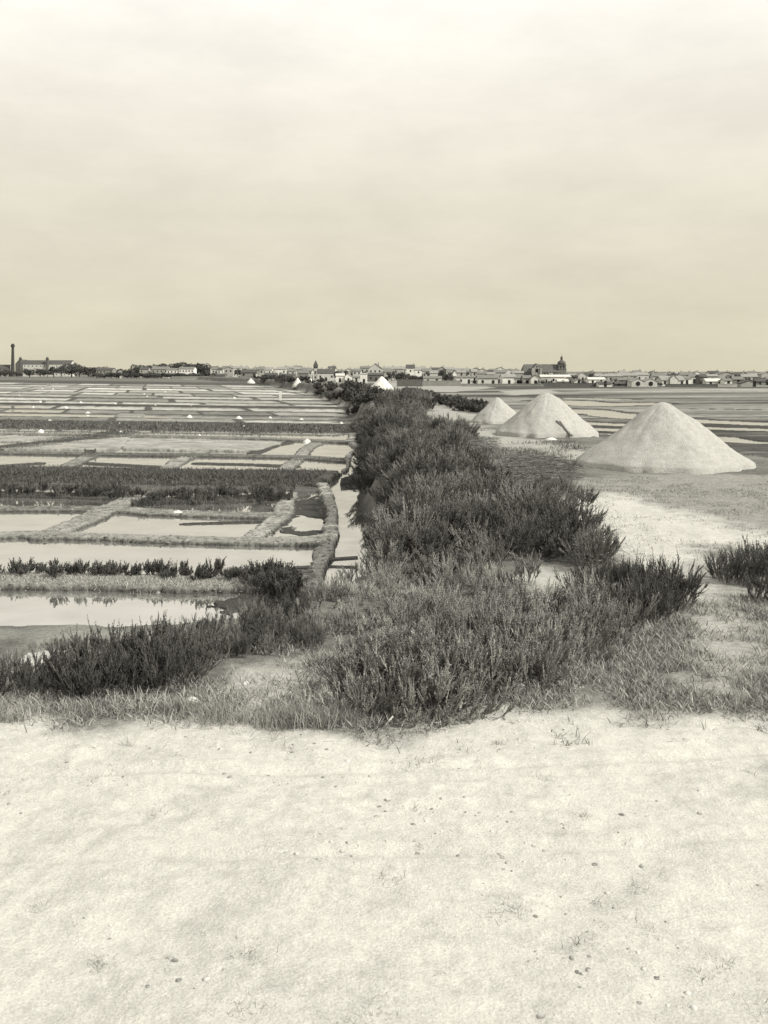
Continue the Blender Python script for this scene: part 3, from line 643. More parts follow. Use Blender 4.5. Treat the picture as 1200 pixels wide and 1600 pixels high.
add_grass('grass', blades('grass', np.concatenate([bank_turf([(-200, 770), (0, 770), (215, 770)], .7, 8000), bank_turf([(205, 783), (280, 780), (450, 772)], .9, 8000), bank_turf([(-200, 706), (300, 710), (540, 718)], 1.5, 9000),
          bank_turf([(0, 699), (190, 674)], 2.2, 7000), bank_turf([(-200, 676), (200, 680), (548, 690)], 1.2, 9000)]), .05, .16, .014, M_DARK, .6, 13), 'dark grass on the low banks of the middle ponds')
G = bank_turf([(-300, 662), (0, 664), (250, 667), (540, 672)], 7, 26000)
add_grass('grass', blades('grass', G, .12, .3, .04, M_DARK, .5, 14), 'dark rushes in the broad strip beyond the middle ponds')
G = turf([(-150, 1075), (-150, 985), (180, 985), (330, 980), (440, 985), (440, 1040), (300, 1060)], 40000, .6, .5)
add_grass('grass', blades('grass', G[G[:, 2] > .03], .06, .25, .006, M_MID, .5, 15), 'grass on the mud at the foot of the near slope')
print('shrubs', NSHRUB[0])

# ------------------------------------------------------------------ the town
def wallmat(v): return noise_mat('plaster', v * .82, v * 1.08, .6, 5, .9)
WM = {k: wallmat(v) for k, v in dict(w=.7, p=.52, g=.36, m=.24, d=.12).items()}
RM = {k: noise_mat('roofing', v * .8, v * 1.15, 1.2, 5, .85, stretch=(.4, 3, 3)) for k, v in dict(r=.24, g=.16, d=.08, w=.5).items()}
M_OPEN = noise_mat('dark_opening', .02, .035, 2, 2, .5)
M_WOOD = noise_mat('weathered_wood', .07, .16, 3, 6, .9, .4, 20, stretch=(1, 1, 8))
M_BRICK = noise_mat('brickwork', .045, .075, 1.0, 6, .9)
def box_v(x0, x1, y0, y1, z0, z1):
    v = [(x0, y0, z0), (x1, y0, z0), (x1, y1, z0), (x0, y1, z0), (x0, y0, z1), (x1, y0, z1), (x1, y1, z1), (x0, y1, z1)]
    return v, [(3, 2, 1, 0), (4, 5, 6, 7), (0, 1, 5, 4), (1, 2, 6, 5), (2, 3, 7, 6), (3, 0, 4, 7)]
def boxes(name, mat, parent, lst, loc=None):
    V = []; Fc = []
    for b in lst:
        v, f = box_v(*b); n = len(V); V += v; Fc += [tuple(i + n for i in q) for q in f]
    return link(name, pyd(name, V, Fc), mat, parent, loc)
BOXM = pyd('unit_box', *box_v(-.5, .5, -.5, .5, -.5, .5)); BOXM.materials.append(M_OPEN)
def gabled(w, dp, ez, rz, gable, over=.25, th=.18):
    """wall solid with its gables and a roof of two thick slopes"""
    h = w / 2
    if gable:
        V = [(-h, 0, -1), (h, 0, -1), (h, 0, ez), (0, 0, rz), (-h, 0, ez), (-h, dp, -1), (h, dp, -1), (h, dp, ez), (0, dp, rz), (-h, dp, ez)]
        wf = [(0, 1, 2, 3, 4), (9, 8, 7, 6, 5), (1, 6, 7, 2), (0, 4, 9, 5), (2, 7, 8, 3), (3, 8, 9, 4)]
        RV = []; RF = []
        for s in (-1, 1):
            sl = (rz - ez) / h; e = h + over
            p = [(0, rz), (s * e, rz - sl * e)]
            n = len(RV)
            for y in (-over, dp + over):
                RV += [(p[0][0], y, p[0][1] + .02), (p[1][0], y, p[1][1] + .02), (p[1][0], y, p[1][1] + th), (p[0][0], y, p[0][1] + th)]
            RF += [tuple(n + i for i in q) for q in ((0, 1, 2, 3), (7, 6, 5, 4), (0, 4, 5, 1), (1, 5, 6, 2), (2, 6, 7, 3), (3, 7, 4, 0))]
    else:
        m = dp / 2
        V = [(-h, 0, -1), (h, 0, -1), (h, dp, -1), (-h, dp, -1), (-h, 0, ez), (h, 0, ez), (h, dp, ez), (-h, dp, ez), (-h, m, rz), (h, m, rz)]
        wf = [(0, 1, 5, 4), (1, 2, 6, 9, 5), (2, 3, 7, 6), (3, 0, 4, 8, 7), (4, 5, 9, 8), (6, 7, 8, 9)]
        RV = []; RF = []
        for s in (-1, 1):
            sl = (rz - ez) / m; e = m + over; y1 = m + s * e; z1 = rz - sl * e; n = len(RV)
            for x in (-h - over, h + over):
                RV += [(x, m, rz + .02), (x, y1, z1 + .02), (x, y1, z1 + th), (x, m, rz + th)]
            RF += [tuple(n + i for i in q) for q in ((0, 1, 2, 3), (7, 6, 5, 4), (0, 4, 5, 1), (1, 5, 6, 2), (2, 6, 7, 3), (3, 7, 4, 0))]
    return V, wf, RV, RF
def opening(parent, name, x, z, w, h, y=0.0, dp=.24):
    o = link(name, BOXM, None, parent, (x, y + .05, z)); o.scale = (w, dp, h); return o
def house(x0, x1, yr, ye, d, wall='p', roof='g', gable=0, label=None, win=None, chim=True, name='house', cat='house', ground=.15, group=None, dp=None):
    w = max((x1 - x0) * d / F, 1.5); xc = AT((x0 + x1) / 2, d); rz = ZT(yr, d) - ground; ez = ZT(ye, d) - ground
    dp = dp or min(max(w * .8, 5), 9)
    o = link(name, None, loc=(xc, d, ground)); o.rotation_euler.z = random.uniform(-.08, .08)
    V, wf, RV, RF = gabled(w, dp, ez, rz, gable)
    link('wall', pyd('wall', V, wf), WM[wall], o); rf = link('roof', pyd('roof', RV, RF), RM[roof], o)
    if chim and w > 3.2:
        cx = random.choice((-.35, .3, .4)) * w if not gable else .2 * w
        boxes('chimney', WM['g'] if wall != 'd' else WM['m'], rf, [(cx - .35, cx + .35, dp * .5 - .3, dp * .5 + .3, ez + .1, rz + .9)])
    n = win if win is not None else max(1, int(w / 2.6)); st = 1 if ez < 4.6 else (2 if ez < 7.5 else 3)
    for s in range(st):
        zc = ez * (s + .55) / st
        for i in range(n):
            xx = -w / 2 + w * (i + .5) / n + random.uniform(-.15, .15)
            if s == 0 and i == n // 2 and ez < 9: opening(o, 'door', xx, 1.0, .95, 2.0)
            elif random.random() < .85: opening(o, 'window', xx, zc, .8, 1.15)
    px = (x0 + x1) / 2; sec = 'between the far wood and the slim steeple' if px < 495 else 'between the slim steeple and the lone far mound' if px < 600 else 'between the lone far mound and the church' if px < 850 else 'between the church and the twin gabled house' if px < 1000 else 'past the twin gabled house'
    tone_ = {'w': 'white', 'p': 'pale', 'g': 'grey', 'm': 'dull grey', 'd': 'dark'}[wall]; rt_ = {'r': 'tiled', 'g': 'grey', 'd': 'dark', 'w': 'pale'}[roof]; size = 'wide' if w > 6 else 'small'
    tag(o, label or f'{size} {tone_} far house with {rt_} roof {sec}', cat, group or ('houses of the far town' if not label else None))
    return o
def tree_mesh(seed, n=1500, r=1.0):
    g = np.random.default_rng(seed); V = []
    lob = np.stack([g.normal(0, .42, 9), g.normal(0, .42, 9), g.uniform(-.25, .45, 9)], 1); lr = g.uniform(.35, .6, 9)
    k = g.integers(0, 9, n); dr = norm(g.normal(0, 1, (n, 3))); P = lob[k] + dr * (lr[k] * g.uniform(.75, 1.05, n))[:, None]; P[:, 2] *= .85
    a = norm(g.normal(0, 1, (n, 3))); b = norm(np.cross(a, g.normal(0, 1, (n, 3)))); s = g.uniform(.05, .10, n)[:, None]
    V = np.stack([P - a * s, P - b * s * .6, P + a * s, P + b * s * .6], 1).reshape(-1, 3)
    me = np_mesh('crown', V, np.arange(len(V)).reshape(-1, 4)); attr(me, 'rnd', np.repeat(g.uniform(0, 1, n), 4)); me.materials.append(M_TREE); return me
TREES = [tree_mesh(100 + i, 1700) for i in range(5)]
def trunk_mesh():
    V = []; Fc = []
    def limb(p, q, r0, r1):
        p = Vector(p); q = Vector(q); ax = (q - p).normalized(); u = ax.orthogonal().normalized(); v = ax.cross(u); n = len(V)
        for c, r in ((p, r0), (q, r1)):
            for i in range(6): V.append(tuple(c + (u * math.cos(i * 1.047) + v * math.sin(i * 1.047)) * r))
        for i in range(6): Fc.append((n + i, n + (i + 1) % 6, n + 6 + (i + 1) % 6, n + 6 + i))
    limb((0, 0, -.05), (0, 0, .5), .06, .045); limb((0, 0, .45), (.2, .05, .75), .04, .02); limb((0, 0, .45), (-.18, .1, .8), .04, .02); limb((0, 0, .48), (.02, -.1, .85), .035, .02)
    return pyd('trunk', V, Fc)
TRUNK = trunk_mesh(); TRUNK.materials.append(M_STEM)
def tree(xc, yt, wpx, d, label, group=None, ground=.15):
    h = ZT(yt, d) - ground; w = wpx * d / F
    o = link('tree', None, loc=(AT(xc, d), d, ground)); o.rotation_euler.z = random.uniform(0, 6)
    tr = link('trunk', TRUNK, parent=o); tr.scale = (h * .8, h * .8, h * .8)
    c = link('crown', random.choice(TREES), parent=o); c.scale = (w / 1.7, w / 1.7, h * .52); c.location = (0, 0, h * .46)
    tag(o, label, 'tree', group); return o

# works with the tall chimney
def works():
    d = 900; m = d / F
    x = AT(20, d); zt = ZT(537, d); o = link('factory_chimney', None, loc=(x, d, 0))
    V = []; Fc = []
    prof = [(-1, 2.1), (3.5, 2.1), (3.6, 1.75), (zt - 3.4, 1.15), (zt - 3.3, 1.75), (zt - 1.2, 1.9), (zt - 1.1, 1.3), (zt, 1.25), (zt, .9), (zt - 2, .9)]
    for z, r in prof:
        for i in range(16): V.append((r * math.cos(i * math.pi / 8), r * math.sin(i * math.pi / 8), z))
    for j in range(len(prof) - 1):
        for i in range(16): Fc.append((j * 16 + i, j * 16 + (i + 1) % 16, j * 16 + 16 + (i + 1) % 16, j * 16 + 16 + i))
    link('shaft', pyd('shaft', V, Fc), M_BRICK, o); tag(o, 'tall dark factory chimney with a wider top by the far works', 'chimney')
    f = house(24, 36, 562, 569, 905, 'g', 'd', 1, 'grey gable end of the far works beside the tall chimney', 1, False, 'factory_building', 'factory', dp=20)
    f = house(36, 110, 563, 569, 905, 'p', 'd', 0, 'long pale factory building with a dark roof beside the tall chimney', 12, False, 'factory_building', 'factory', dp=14)
    for xx in (31, 73): house(xx - 1.4, xx + 1.4, 558, 561, 903, 'd', 'd', 1, 'small roof lantern rising above the long factory roof', 0, False, 'roof_vent', 'vent', group='vents on the factory roof', dp=3, ground=5)
    house(-20, 14, 570, 576, 900, 'g', 'd', 0, 'low grey shed at the frame edge beside the tall chimney', 4)
works()
T1 = 'dark round tree in the row before the far factory'
for x, y, w in [(8, 574, 22), (28, 579, 10), (46, 573, 18), (63, 572.5, 12), (74, 577, 14), (84, 570, 14), (96, 569, 18), (112, 563, 26), (124, 566, 20), (138, 569, 22), (152, 569, 20), (160, 571, 16), (-14, 572, 24)]:
    tree(x, y, w, 780 + random.uniform(0, 40), T1, 'trees before the far factory')
T2 = 'dark tree of the far wood between the factory and the town'
for x, y, w in [(176, 573, 18), (190, 574, 16), (204, 573, 16), (218, 565, 20), (230, 569, 22), (246, 563, 28), (258, 565, 26), (280, 561, 26), (292, 561, 28), (304, 563, 28), (314, 565, 26), (322, 568, 22), (270, 566, 24), (326, 576, 12), (182, 580, 20), (240, 580, 24), (260, 582, 22), (300, 583, 20)]:
    tree(x, y, w, 760 + random.uniform(0, 60) if y < 576 else 700, T2, 'trees of the far wood')
house(218, 232, 574, 577, 720, 'g', 'd', 0, 'low grey house among the trees of the far wood')
house(236, 262, 573, 577, 715, 'g', 'g', 0, 'long low house with a grey roof under the far wood')
house(260, 277, 575.5, 578, 690, 'w', 'g', 0, 'low white house catching the sun under the far wood')
house(279, 303, 573.5, 576.5, 690, 'w', 'g', 0, 'bright white long house under the highest trees of the far wood', 5)
house(150, 176, 575, 578, 740, 'm', 'd', 0, 'dark roofed low shed beyond the factory trees')
house(184, 187, 579, 581, 690, 'w', 'g', 1, 'tiny white gabled hut among the trees before the wood', 1, False)
def flat_wall(x0, x1, y0, d, wall, label, ground=0.1, name='boundary_wall', th=.4):
    w = (x1 - x0) * d / F; h = ZT(y0, d) - ground
    o = boxes(name, WM[wall], None, [(-w / 2, w / 2, 0, th, -.6, h), (-w / 2 - .05, w / 2 + .05, -.06, th + .06, h, h + .12)], (AT((x0 + x1) / 2, d), d, ground))
    tag(o, label, 'wall'); return o
for k in range(24):
    tree(150 + 182 * k / 23 + random.uniform(-3, 3), random.uniform(579.5, 583), random.uniform(11, 17), 650 + random.uniform(0, 25), 'low dark tree in the hedge before the far wood', 'hedge trees before the far wood')
flat_wall(268, 326, 588, 640, 'm', 'long low grey wall in front of the far wood')
house(327, 338, 583, 586, 560, 'd', 'd', 1, 'dark open shed beside the long low wall', 1, False)
house(338, 352, 584, 587, 555, 'm', 'd', 0, 'low dark shed with two open doorways next to the long low wall', 2, False)
# the town from the wood to the church: (x0, x1, ridge row, eaves row, distance, wall, roof, gable, label)
TOWN = [
 (330, 350, 574, 577, 640, 'p', 'g', 0, None), (348, 362, 572, 576, 600, 'w', 'g', 0, 'white house with a grey roof at the end of the wood'), (362, 377, 573, 577, 640, 'g', 'r', 0, None),
 (376, 401, 578, 582, 470, 'm', 'd', 0, 'broad dark barn behind the small white salt mound'), (401, 404, 583, 585, 460, 'w', 'g', 1, 'narrow white gable beside the broad dark barn'),
 (404, 412, 573, 577, 620, 'g', 'g', 0, None), (409, 425, 574, 578, 560, 'w', 'r', 0, 'white house with a red roof beyond the far hedge'), (427, 436, 576, 579, 560, 'p', 'g', 1, None),
 (436, 450, 573, 576, 620, 'g', 'r', 0, None), (446, 462, 577, 580, 540, 'p', 'g', 0, None), (460, 474, 574, 577, 600, 'g', 'r', 0, None), (466, 482, 579, 583, 500, 'm', 'g', 0, None), (474, 490, 576, 579, 560, 'p', 'g', 0, None),
 (414, 432, 583, 586, 500, 'm', 'd', 0, None), (436, 458, 584, 587, 490, 'm', 'd', 0, None), (496, 523, 577, 583, 520, 'p', 'd', 0, 'long dark roofed hall beside the far steeple'), (512, 526, 572, 577, 620, 'g', 'g', 1, None),
 (525, 538, 584, 587, 450, 'w', 'w', 0, 'low white building with an arched opening, near the white tower house'), (539, 550, 584, 588, 448, 'w', 'w', 1, 'small white gabled building with a dark doorway'), (550, 563, 588, 590, 450, 'p', 'g', 0, None),
 (546, 560, 577, 580, 560, 'g', 'g', 0, None), (555, 575, 575, 578, 600, 'p', 'r', 0, None), (576, 597, 568, 576, 560, 'p', 'g', 1, 'big gabled house rising above the lone far mound'), (575, 600, 583, 586, 480, 'd', 'd', 0, None),
 (598, 612, 577, 581, 520, 'g', 'g', 0, None), (612, 626, 573, 577, 560, 'p', 'r', 0, None), (622, 636, 573, 577, 560, 'p', 'r', 0, None), (635, 648, 570, 575, 540, 'w', 'd', 0, 'tall pale house with a dark roof above the dark garden trees'), (648, 661, 574, 578, 540, 'w', 'r', 0, None),
 (660, 674, 576, 580, 520, 'p', 'g', 0, None), (672, 684, 579, 583, 480, 'p', 'r', 0, None), (684, 697, 573, 578, 540, 'g', 'g', 1, None), (662, 690, 588, 591, 400, 'p', 'g', 0, None), (700, 708, 577, 582, 470, 'm', 'g', 0, None), (708, 714, 578, 583, 440, 'w', 'g', 1, 'tall narrow white gable between dark trees'),
 (714, 728, 579, 582, 500, 'g', 'r', 0, None), (722, 736, 578, 581, 560, 'p', 'g', 0, None), (713, 740, 588, 590, 380, 'p', 'g', 0, None), (737, 746, 577, 581, 480, 'g', 'r', 0, None), (746, 760, 581, 584, 460, 'p', 'g', 0, None), (758, 774, 582, 585, 460, 'p', 'r', 0, None), (772, 790, 578, 582, 520, 'g', 'g', 0, None),
 (747, 778, 587, 591, 345, 'p', 'g', 0, 'long pale low house before the marsh, next to the two storey one'), (785, 806, 585, 589.5, 350, 'w', 'r', 0, 'white house with a row of windows at the foot of the church'), (806, 813, 588, 591, 350, 'w', 'g', 0, None), (790, 812, 577, 581, 560, 'p', 'g', 0, None), (800, 818, 580, 583, 480, 'g', 'r', 0, None),
 (818, 830, 587, 591, 345, 'g', 'g', 0, None), (830, 844, 586, 591, 340, 'w', 'g', 1, 'small white gabled house with a dark door before the church'), (845, 862, 586, 589, 380, 'p', 'w', 0, None), (860, 892, 586, 589, 400, 'p', 'w', 0, 'long low building with a pale roof before the church tower'), (844, 852, 593, 596, 335, 'g', 'g', 0, None),
 (872, 888, 593, 596, 340, 'p', 'w', 0, None), (890, 902, 584, 588, 480, 'g', 'r', 0, None), (888, 896, 591, 595, 350, 'm', 'd', 0, None), (897, 912, 592, 596, 345, 'p', 'g', 1, None), (903, 918, 582, 587, 500, 'p', 'r', 1, None), (916, 930, 582, 586, 520, 'p', 'd', 0, None), (920, 946, 590, 593, 380, 'w', 'w', 0, 'long white low building with a bright roof past the church'),
 (930, 950, 585, 588, 460, 'm', 'r', 0, None), (948, 972, 584, 588, 470, 'g', 'r', 0, None), (936, 956, 597, 600, 322, 'w', 'd', 0, 'low white hut with a dark roof at the edge of the marsh'), (958, 966, 592, 595, 350, 'w', 'g', 1, None), (966, 988, 591, 594, 380, 'm', 'g', 0, None), (968, 996, 583, 587, 480, 'g', 'r', 0, None), (962, 986, 597, 600, 335, 'd', 'd', 0, None),
 (994, 1014, 582, 586, 500, 'p', 'r', 0, None), (1010, 1030, 580, 585, 520, 'g', 'g', 1, None), (1020, 1040, 583, 588, 450, 'p', 'g', 0, None), (1068, 1080, 589, 592, 350, 'w', 'g', 0, 'white house joined to the house with the pediment'), (1064, 1084, 582, 586, 470, 'p', 'g', 0, None), (1078, 1092, 586, 589, 400, 'w', 'g', 0, None),
 (1094, 1105, 586, 589, 350, 'd', 'd', 0, 'dark square tower like house above the dark fence'), (1104, 1132, 592, 596, 345, 'p', 'w', 0, None), (1106, 1122, 585, 588, 460, 'g', 'r', 0, None), (1120, 1150, 581, 586, 500, 'g', 'g', 1, 'broad grey gabled house high among the roofs past the fence'), (1132, 1144, 592, 595, 340, 'w', 'g', 0, 'small white house above the pale yard wall'),
 (1146, 1162, 589, 593, 380, 'm', 'g', 0, None), (1158, 1186, 594, 599, 322, 'g', 'd', 1, 'grey gabled barn near the end of the town'), (1182, 1204, 592, 596, 360, 'm', 'd', 0, None), (1200, 1230, 590, 594, 380, 'g', 'g', 0, None), (1160, 1184, 585, 589, 470, 'g', 'r', 0, None), (1228, 1260, 592, 596, 350, 'p', 'g', 0, None)]
for h in TOWN: house(*h[:8], label=h[8])
for k in range(86):
    px = 330 + 900 * (k + random.random()) / 86
    if 806 < px < 898: continue
    base = np.interp(px, [330, 500, 620, 800, 900, 1000, 1230], [573.5, 574, 574, 576.5, 581, 580.5, 582.5]); w = random.uniform(9, 17); yr = base + random.uniform(-2.5, 4.5); d = random.uniform(520, 680)
    house(px - w / 2, px + w / 2, yr, yr + random.uniform(2.2, 4), d, random.choice('wppgg'), random.choice('rrggd'), int(random.random() < .3), win=2)
# white square tower house
house(563, 574, 583.5, 584, 400, 'w', 'w', 0, 'plain white square building just before the lone far mound', 1, False)
# far steeple
d = 640; o = link('steeple', None, loc=(AT(493, d), d, 0)); zt = ZT(562.5, d); zs = ZT(570.5, d)
boxes('tower', WM['d'], o, [(-1.5, 1.5, 0, 3, -1, zs)])
link('spire', pyd('spire', [(-1.6, -.1, zs), (1.6, -.1, zs), (1.6, 3.1, zs), (-1.6, 3.1, zs), (0, 1.5, zt)], [(0, 1, 4), (1, 2, 4), (2, 3, 4), (3, 0, 4), (3, 2, 1, 0)]), RM['d'], o)
for xx in (-.6, .6): opening(o, 'window', xx, zs - 1.5, .5, 1.4)
tag(o, 'slim dark steeple above the roofs beyond the two far mounds', 'steeple')
# building with two round openings
def twin():
    d = 322; w = 40 * d / F; o = link('twin_gabled_house', None, loc=(AT(1007, d), d, .1)); ez = ZT(597, d); rz = ZT(592, d)
    for s in (-1, 1):
        V, wf, RV, RF = gabled(w / 2 - .02, 6, ez, rz, 1, .12)
        a = link('wall', pyd('wall', V, wf), WM['p'], o, (s * w / 4, 0, 0)); link('roof', pyd('roof', RV, RF), RM['r'], o, (s * w / 4, 0, 0))
        V = []; n = 20
        for y in (-.08, .3):
            for i in range(n): V.append((.78 * math.cos(i * 2 * math.pi / n), y, .78 * math.sin(i * 2 * math.pi / n)))
        Fc = [tuple(range(n)), tuple(range(2 * n - 1, n - 1, -1))] + [(i, n + i, n + (i + 1) % n, (i + 1) % n) for i in range(n)]
        link('round_opening', pyd('round_opening', V, Fc), M_OPEN, a, (0, 0, ez * .62))
    tag(o, 'pale twin gabled house with two dark round openings facing the marsh', 'house')
twin()
o = house(1034, 1070, 588, 594, 340, 'p', 'r', 0, 'pale house with a central pediment and a pointed finial', 4, False)
ez = ZT(593, 340); w = 12 * 340 / F
V, wf, RV, RF = gabled(w, 2, ez, ZT(587, 340), 1, .15)
link('pediment', pyd('pediment', V, wf), WM['p'], o, (0, -.6, 0)); r_ = link('pediment_roof', pyd('pediment_roof', RV, RF), RM['r'], o, (0, -.6, 0))
boxes('finial', WM['d'], r_, [(-.16, .16, .2, .5, ZT(587, 340), ZT(582, 340))])
flat_wall(1040, 1122, 600.5, 318, 'd', 'long dark fence wall before the houses past the church')
flat_wall(1122, 1152, 600, 316, 'g', 'pale grey yard wall next to the dark fence', .05)
flat_wall(850, 890, 598, 322, 'd', 'dark low wall below the church')
flat_wall(620, 660, 593, 330, 'd', 'dark low wall behind the pale sand past the lone far mound')
flat_wall(890, 936, 599, 326, 'd', 'dark fence between the church houses and the white hut')
flat_wall(660, 720, 595, 340, 'm', 'grey field wall beyond the pale sand')
flat_wall(720, 850, 600, 330, 'm', 'long grey wall along the edge of the marsh before the town')
T3 = 'dark garden tree among the houses of the town'
for x, y, w, d in [(528, 577, 12, 500), (542, 576, 14, 500), (612, 576, 9, 500), (622, 579, 12, 440), (630, 578, 14, 440), (640, 581, 13, 420), (650, 584, 12, 420), (657, 585, 10, 420), (690, 573, 14, 540), (697, 581, 10, 430), (703, 580, 10, 430), (726, 578, 10, 560), (470, 577, 8, 520), (440, 579, 8, 500), (765, 580, 10, 500), (814, 592, 8, 350), (822, 580, 8, 480),
      (896, 583, 12, 480), (924, 581, 10, 500), (1000, 579, 16, 560), (1035, 583, 10, 470), (1090, 585, 10, 420), (1150, 583, 16, 480), (1176, 588, 18, 430), (1196, 588, 18, 420), (1030, 596, 8, 330), (860, 592, 6, 340), (778, 590, 8, 350), (1215, 587, 20, 420), (668, 577, 12, 520), (752, 577, 12, 560), (784, 576, 12, 560), (948, 580, 12, 520), (972, 579, 12, 560), (1022, 577, 16, 600), (1052, 580, 12, 520), (1082, 580, 14, 520), (1112, 580, 14, 520), (1136, 578, 18, 600), (1164, 581, 16, 520), (984, 594, 8, 330), (912, 594, 7, 335), (742, 592, 7, 350), (602, 586, 8, 430), (568, 577, 10, 560), (456, 574, 12, 600), (420, 575, 10, 600), (372, 574, 12, 620), (342, 574, 14, 640)]:
    tree(x, y, w, d, T3, 'garden trees of the town')

# church
def church():
    d = 640; m = d / F; o = link('church', None, loc=(AT(848, d), d, 0))
    st = noise_mat('church_stone', .13, .2, .5, 6); st2 = noise_mat('church_pale_stone', .26, .36, .5, 6); sl = noise_mat('slate', .085, .12, .6, 4)
    X = lambda px: (px - 848) * m
    rz, ez = ZT(569, d), ZT(582, d)
    x0, x1 = X(817), X(876); dp = 13
    boxes('wall', st, o, [(x0, x1, 0, dp, -1, ez)])
    V = [(x0 - .3, -.4, ez), (x1, -.4, ez), (x1, dp + .4, ez), (x0 - .3, dp + .4, ez), (X(820.5), dp / 2, rz), (x1, dp / 2, rz)]
    rf = link('roof', pyd('roof', V, [(0, 1, 5, 4), (1, 2, 5), (2, 3, 4, 5), (3, 0, 4), (3, 2, 1, 0)]), sl, o)
    boxes('aisle', st, o, [(x0 + 2, x1 - .5, -5, -.02, -1, ZT(587.5, d))])
    V = [(x0 + 1.8, -5.3, ZT(587.5, d) + .05), (x1 - .3, -5.3, ZT(587.5, d) + .05), (x1 - .3, -.05, ZT(584, d)), (x0 + 1.8, -.05, ZT(584, d)), (x0 + 1.8, -.05, ZT(587.5, d) + .05), (x1 - .3, -.05, ZT(587.5, d) + .05)]
    link('aisle_roof', pyd('aisle_roof', V, [(0, 1, 2, 3), (0, 3, 4), (1, 5, 2), (0, 4, 5, 1), (3, 2, 5, 4)]), sl, o)
    for px in (847, 852, 857, 862, 867, 871):
        boxes('buttress', st2, o, [(X(px) - .45, X(px) + .45, -5.8, -5.0, -1, ZT(586, d)), (X(px) - .3, X(px) + .3, -5.4, .1, ZT(585, d), ZT(583, d))])
    for px in (849.5, 854.5, 859.5, 864.5, 869): w_ = opening(o, 'window', X(px), (ez + ZT(586, d)) / 2 + .3, .9, 2.0)
    # transept with its gable
    tw = 12.5 * m
    V, wf, RV, RF = gabled(tw, 9, ZT(577, d), ZT(568.5, d), 1, .1)
    t = link('transept', pyd('transept', V, wf), st2, o, (X(836), -7.5, 0)); link('transept_roof', pyd('transept_roof', RV, RF), sl, t)
    opening(t, 'window', 0, ZT(580, d), 1.8, 3.6); opening(t, 'window', 0, ZT(573, d), 1.0, 1.0)
    for s in (-1, 1): boxes('buttress', st2, t, [(s * tw / 2 - .6, s * tw / 2 + .6, -1, 0.3, -1, ZT(575, d))])
    boxes('choir_side', st, o, [(X(822), X(829.5), -4.5, -.03, -1, ZT(583, d))])
    # tower with dome and lantern
    zt = ZT(571, d); tx = X(879)
    t = boxes('tower', st, o, [(tx - 2.5, tx + 2.5, 1, 6, -1, zt), (tx - 2.9, tx + 2.9, .6, 6.4, zt, zt + .5), (tx - 2.75, tx + 2.75, .75, 6.25, ZT(577, d), ZT(577, d) + .4)])
    for xx in (-1, 1): opening(t, 'window', tx + xx, ZT(574.5, d), .8, 2.0, 1.0)
    zb = zt + .5; V = []; Fc = []
    prof = [(0, 2.5), (.6, 2.95), (1.6, 2.9), (2.6, 2.2), (3.2, 1.2), (3.5, .85), (5.0, .8), (5.2, 1.05), (5.8, .7), (6.6, .12), (8.2, .06)]
    for z, r in prof:
        for i in range(8): V.append((tx + r * math.cos(i * math.pi / 4 + .39), 3.5 + r * math.sin(i * math.pi / 4 + .39), zb + z * .92))
    for j in range(len(prof) - 1):
        for i in range(8): Fc.append((j * 8 + i, j * 8 + (i + 1) % 8, j * 8 + 8 + (i + 1) % 8, j * 8 + 8 + i))
    link('dome', pyd('dome', V, Fc), sl, t)
    # pale sloping buttress wall at the west end
    V = []
    for y in (1.2, 2.6): V += [(X(883.2), y, -1), (X(893), y, -1), (X(893), y, ZT(592, d)), (X(887), y, ZT(585, d)), (X(885.5), y, ZT(574, d)), (X(883.2), y, ZT(572, d))]
    link('west_buttress', pyd('west_buttress', V, [(0, 1, 2, 3, 4, 5), (11, 10, 9, 8, 7, 6)] + [(i, i + 6, (i + 1) % 6 + 6, (i + 1) % 6) for i in range(6)]), st2, o)
    tag(o, 'large dark roofed church with a domed tower rising above the town', 'church')
church()

# ------------------------------------------------------------------ small things
def beam(name, p, q, w, t, mat, parent=None):
    p = Vector(p); q = Vector(q); ax = q - p; L_ = ax.length; v, f = box_v(-w / 2, w / 2, -t / 2, t / 2, 0, L_)
    o = link(name, pyd(name, v, f), mat, parent, p); o.rotation_mode = 'QUATERNION'; o.rotation_quaternion = ax.to_track_quat('Z', 'Y'); return o
x, y, r, h, zb = PILES[1]
def on_mound(px, py):                       # point on the middle mound's flank under a photo pixel
    for i in range(400):
        yy = y - r * 1.1 + i * .01; xx = AT(px, yy); zz = ZT(py, yy); dd = math.hypot(xx - x, yy - y)
        if zz <= zb + h * max(0, 1 - dd / r) + .03: return (xx, yy, max(zz, zb))
    return (AT(px, y), y, zb)
for k, (a, b, w, lab) in enumerate([((869, 659), (893, 682), .11, 'dark plank leaning down the flank of the middle mound, longer of the two'), ((874, 660), (890, 681), .07, 'narrow dark plank beside the longer plank on the middle mound')]):
    p = Vector(on_mound(*a)) + Vector((0, -.10, .06)); q = Vector(on_mound(*b)) + Vector((0, -.14, .03))
    tag(beam('plank' if k < 2 else 'pole', q, p, w, .05, M_WOOD), lab, 'plank' if k < 2 else 'pole')
X, Y = U(861, 688, 2.2); o = link('salt_heap', mound_mesh('salt_heap', .34, .12, 91, 8, 28, .02, .3), salt_far, loc=(X, Y, zat(X, Y))); tag(o, 'small flat patch of spilled salt before the middle mound', 'salt heap')
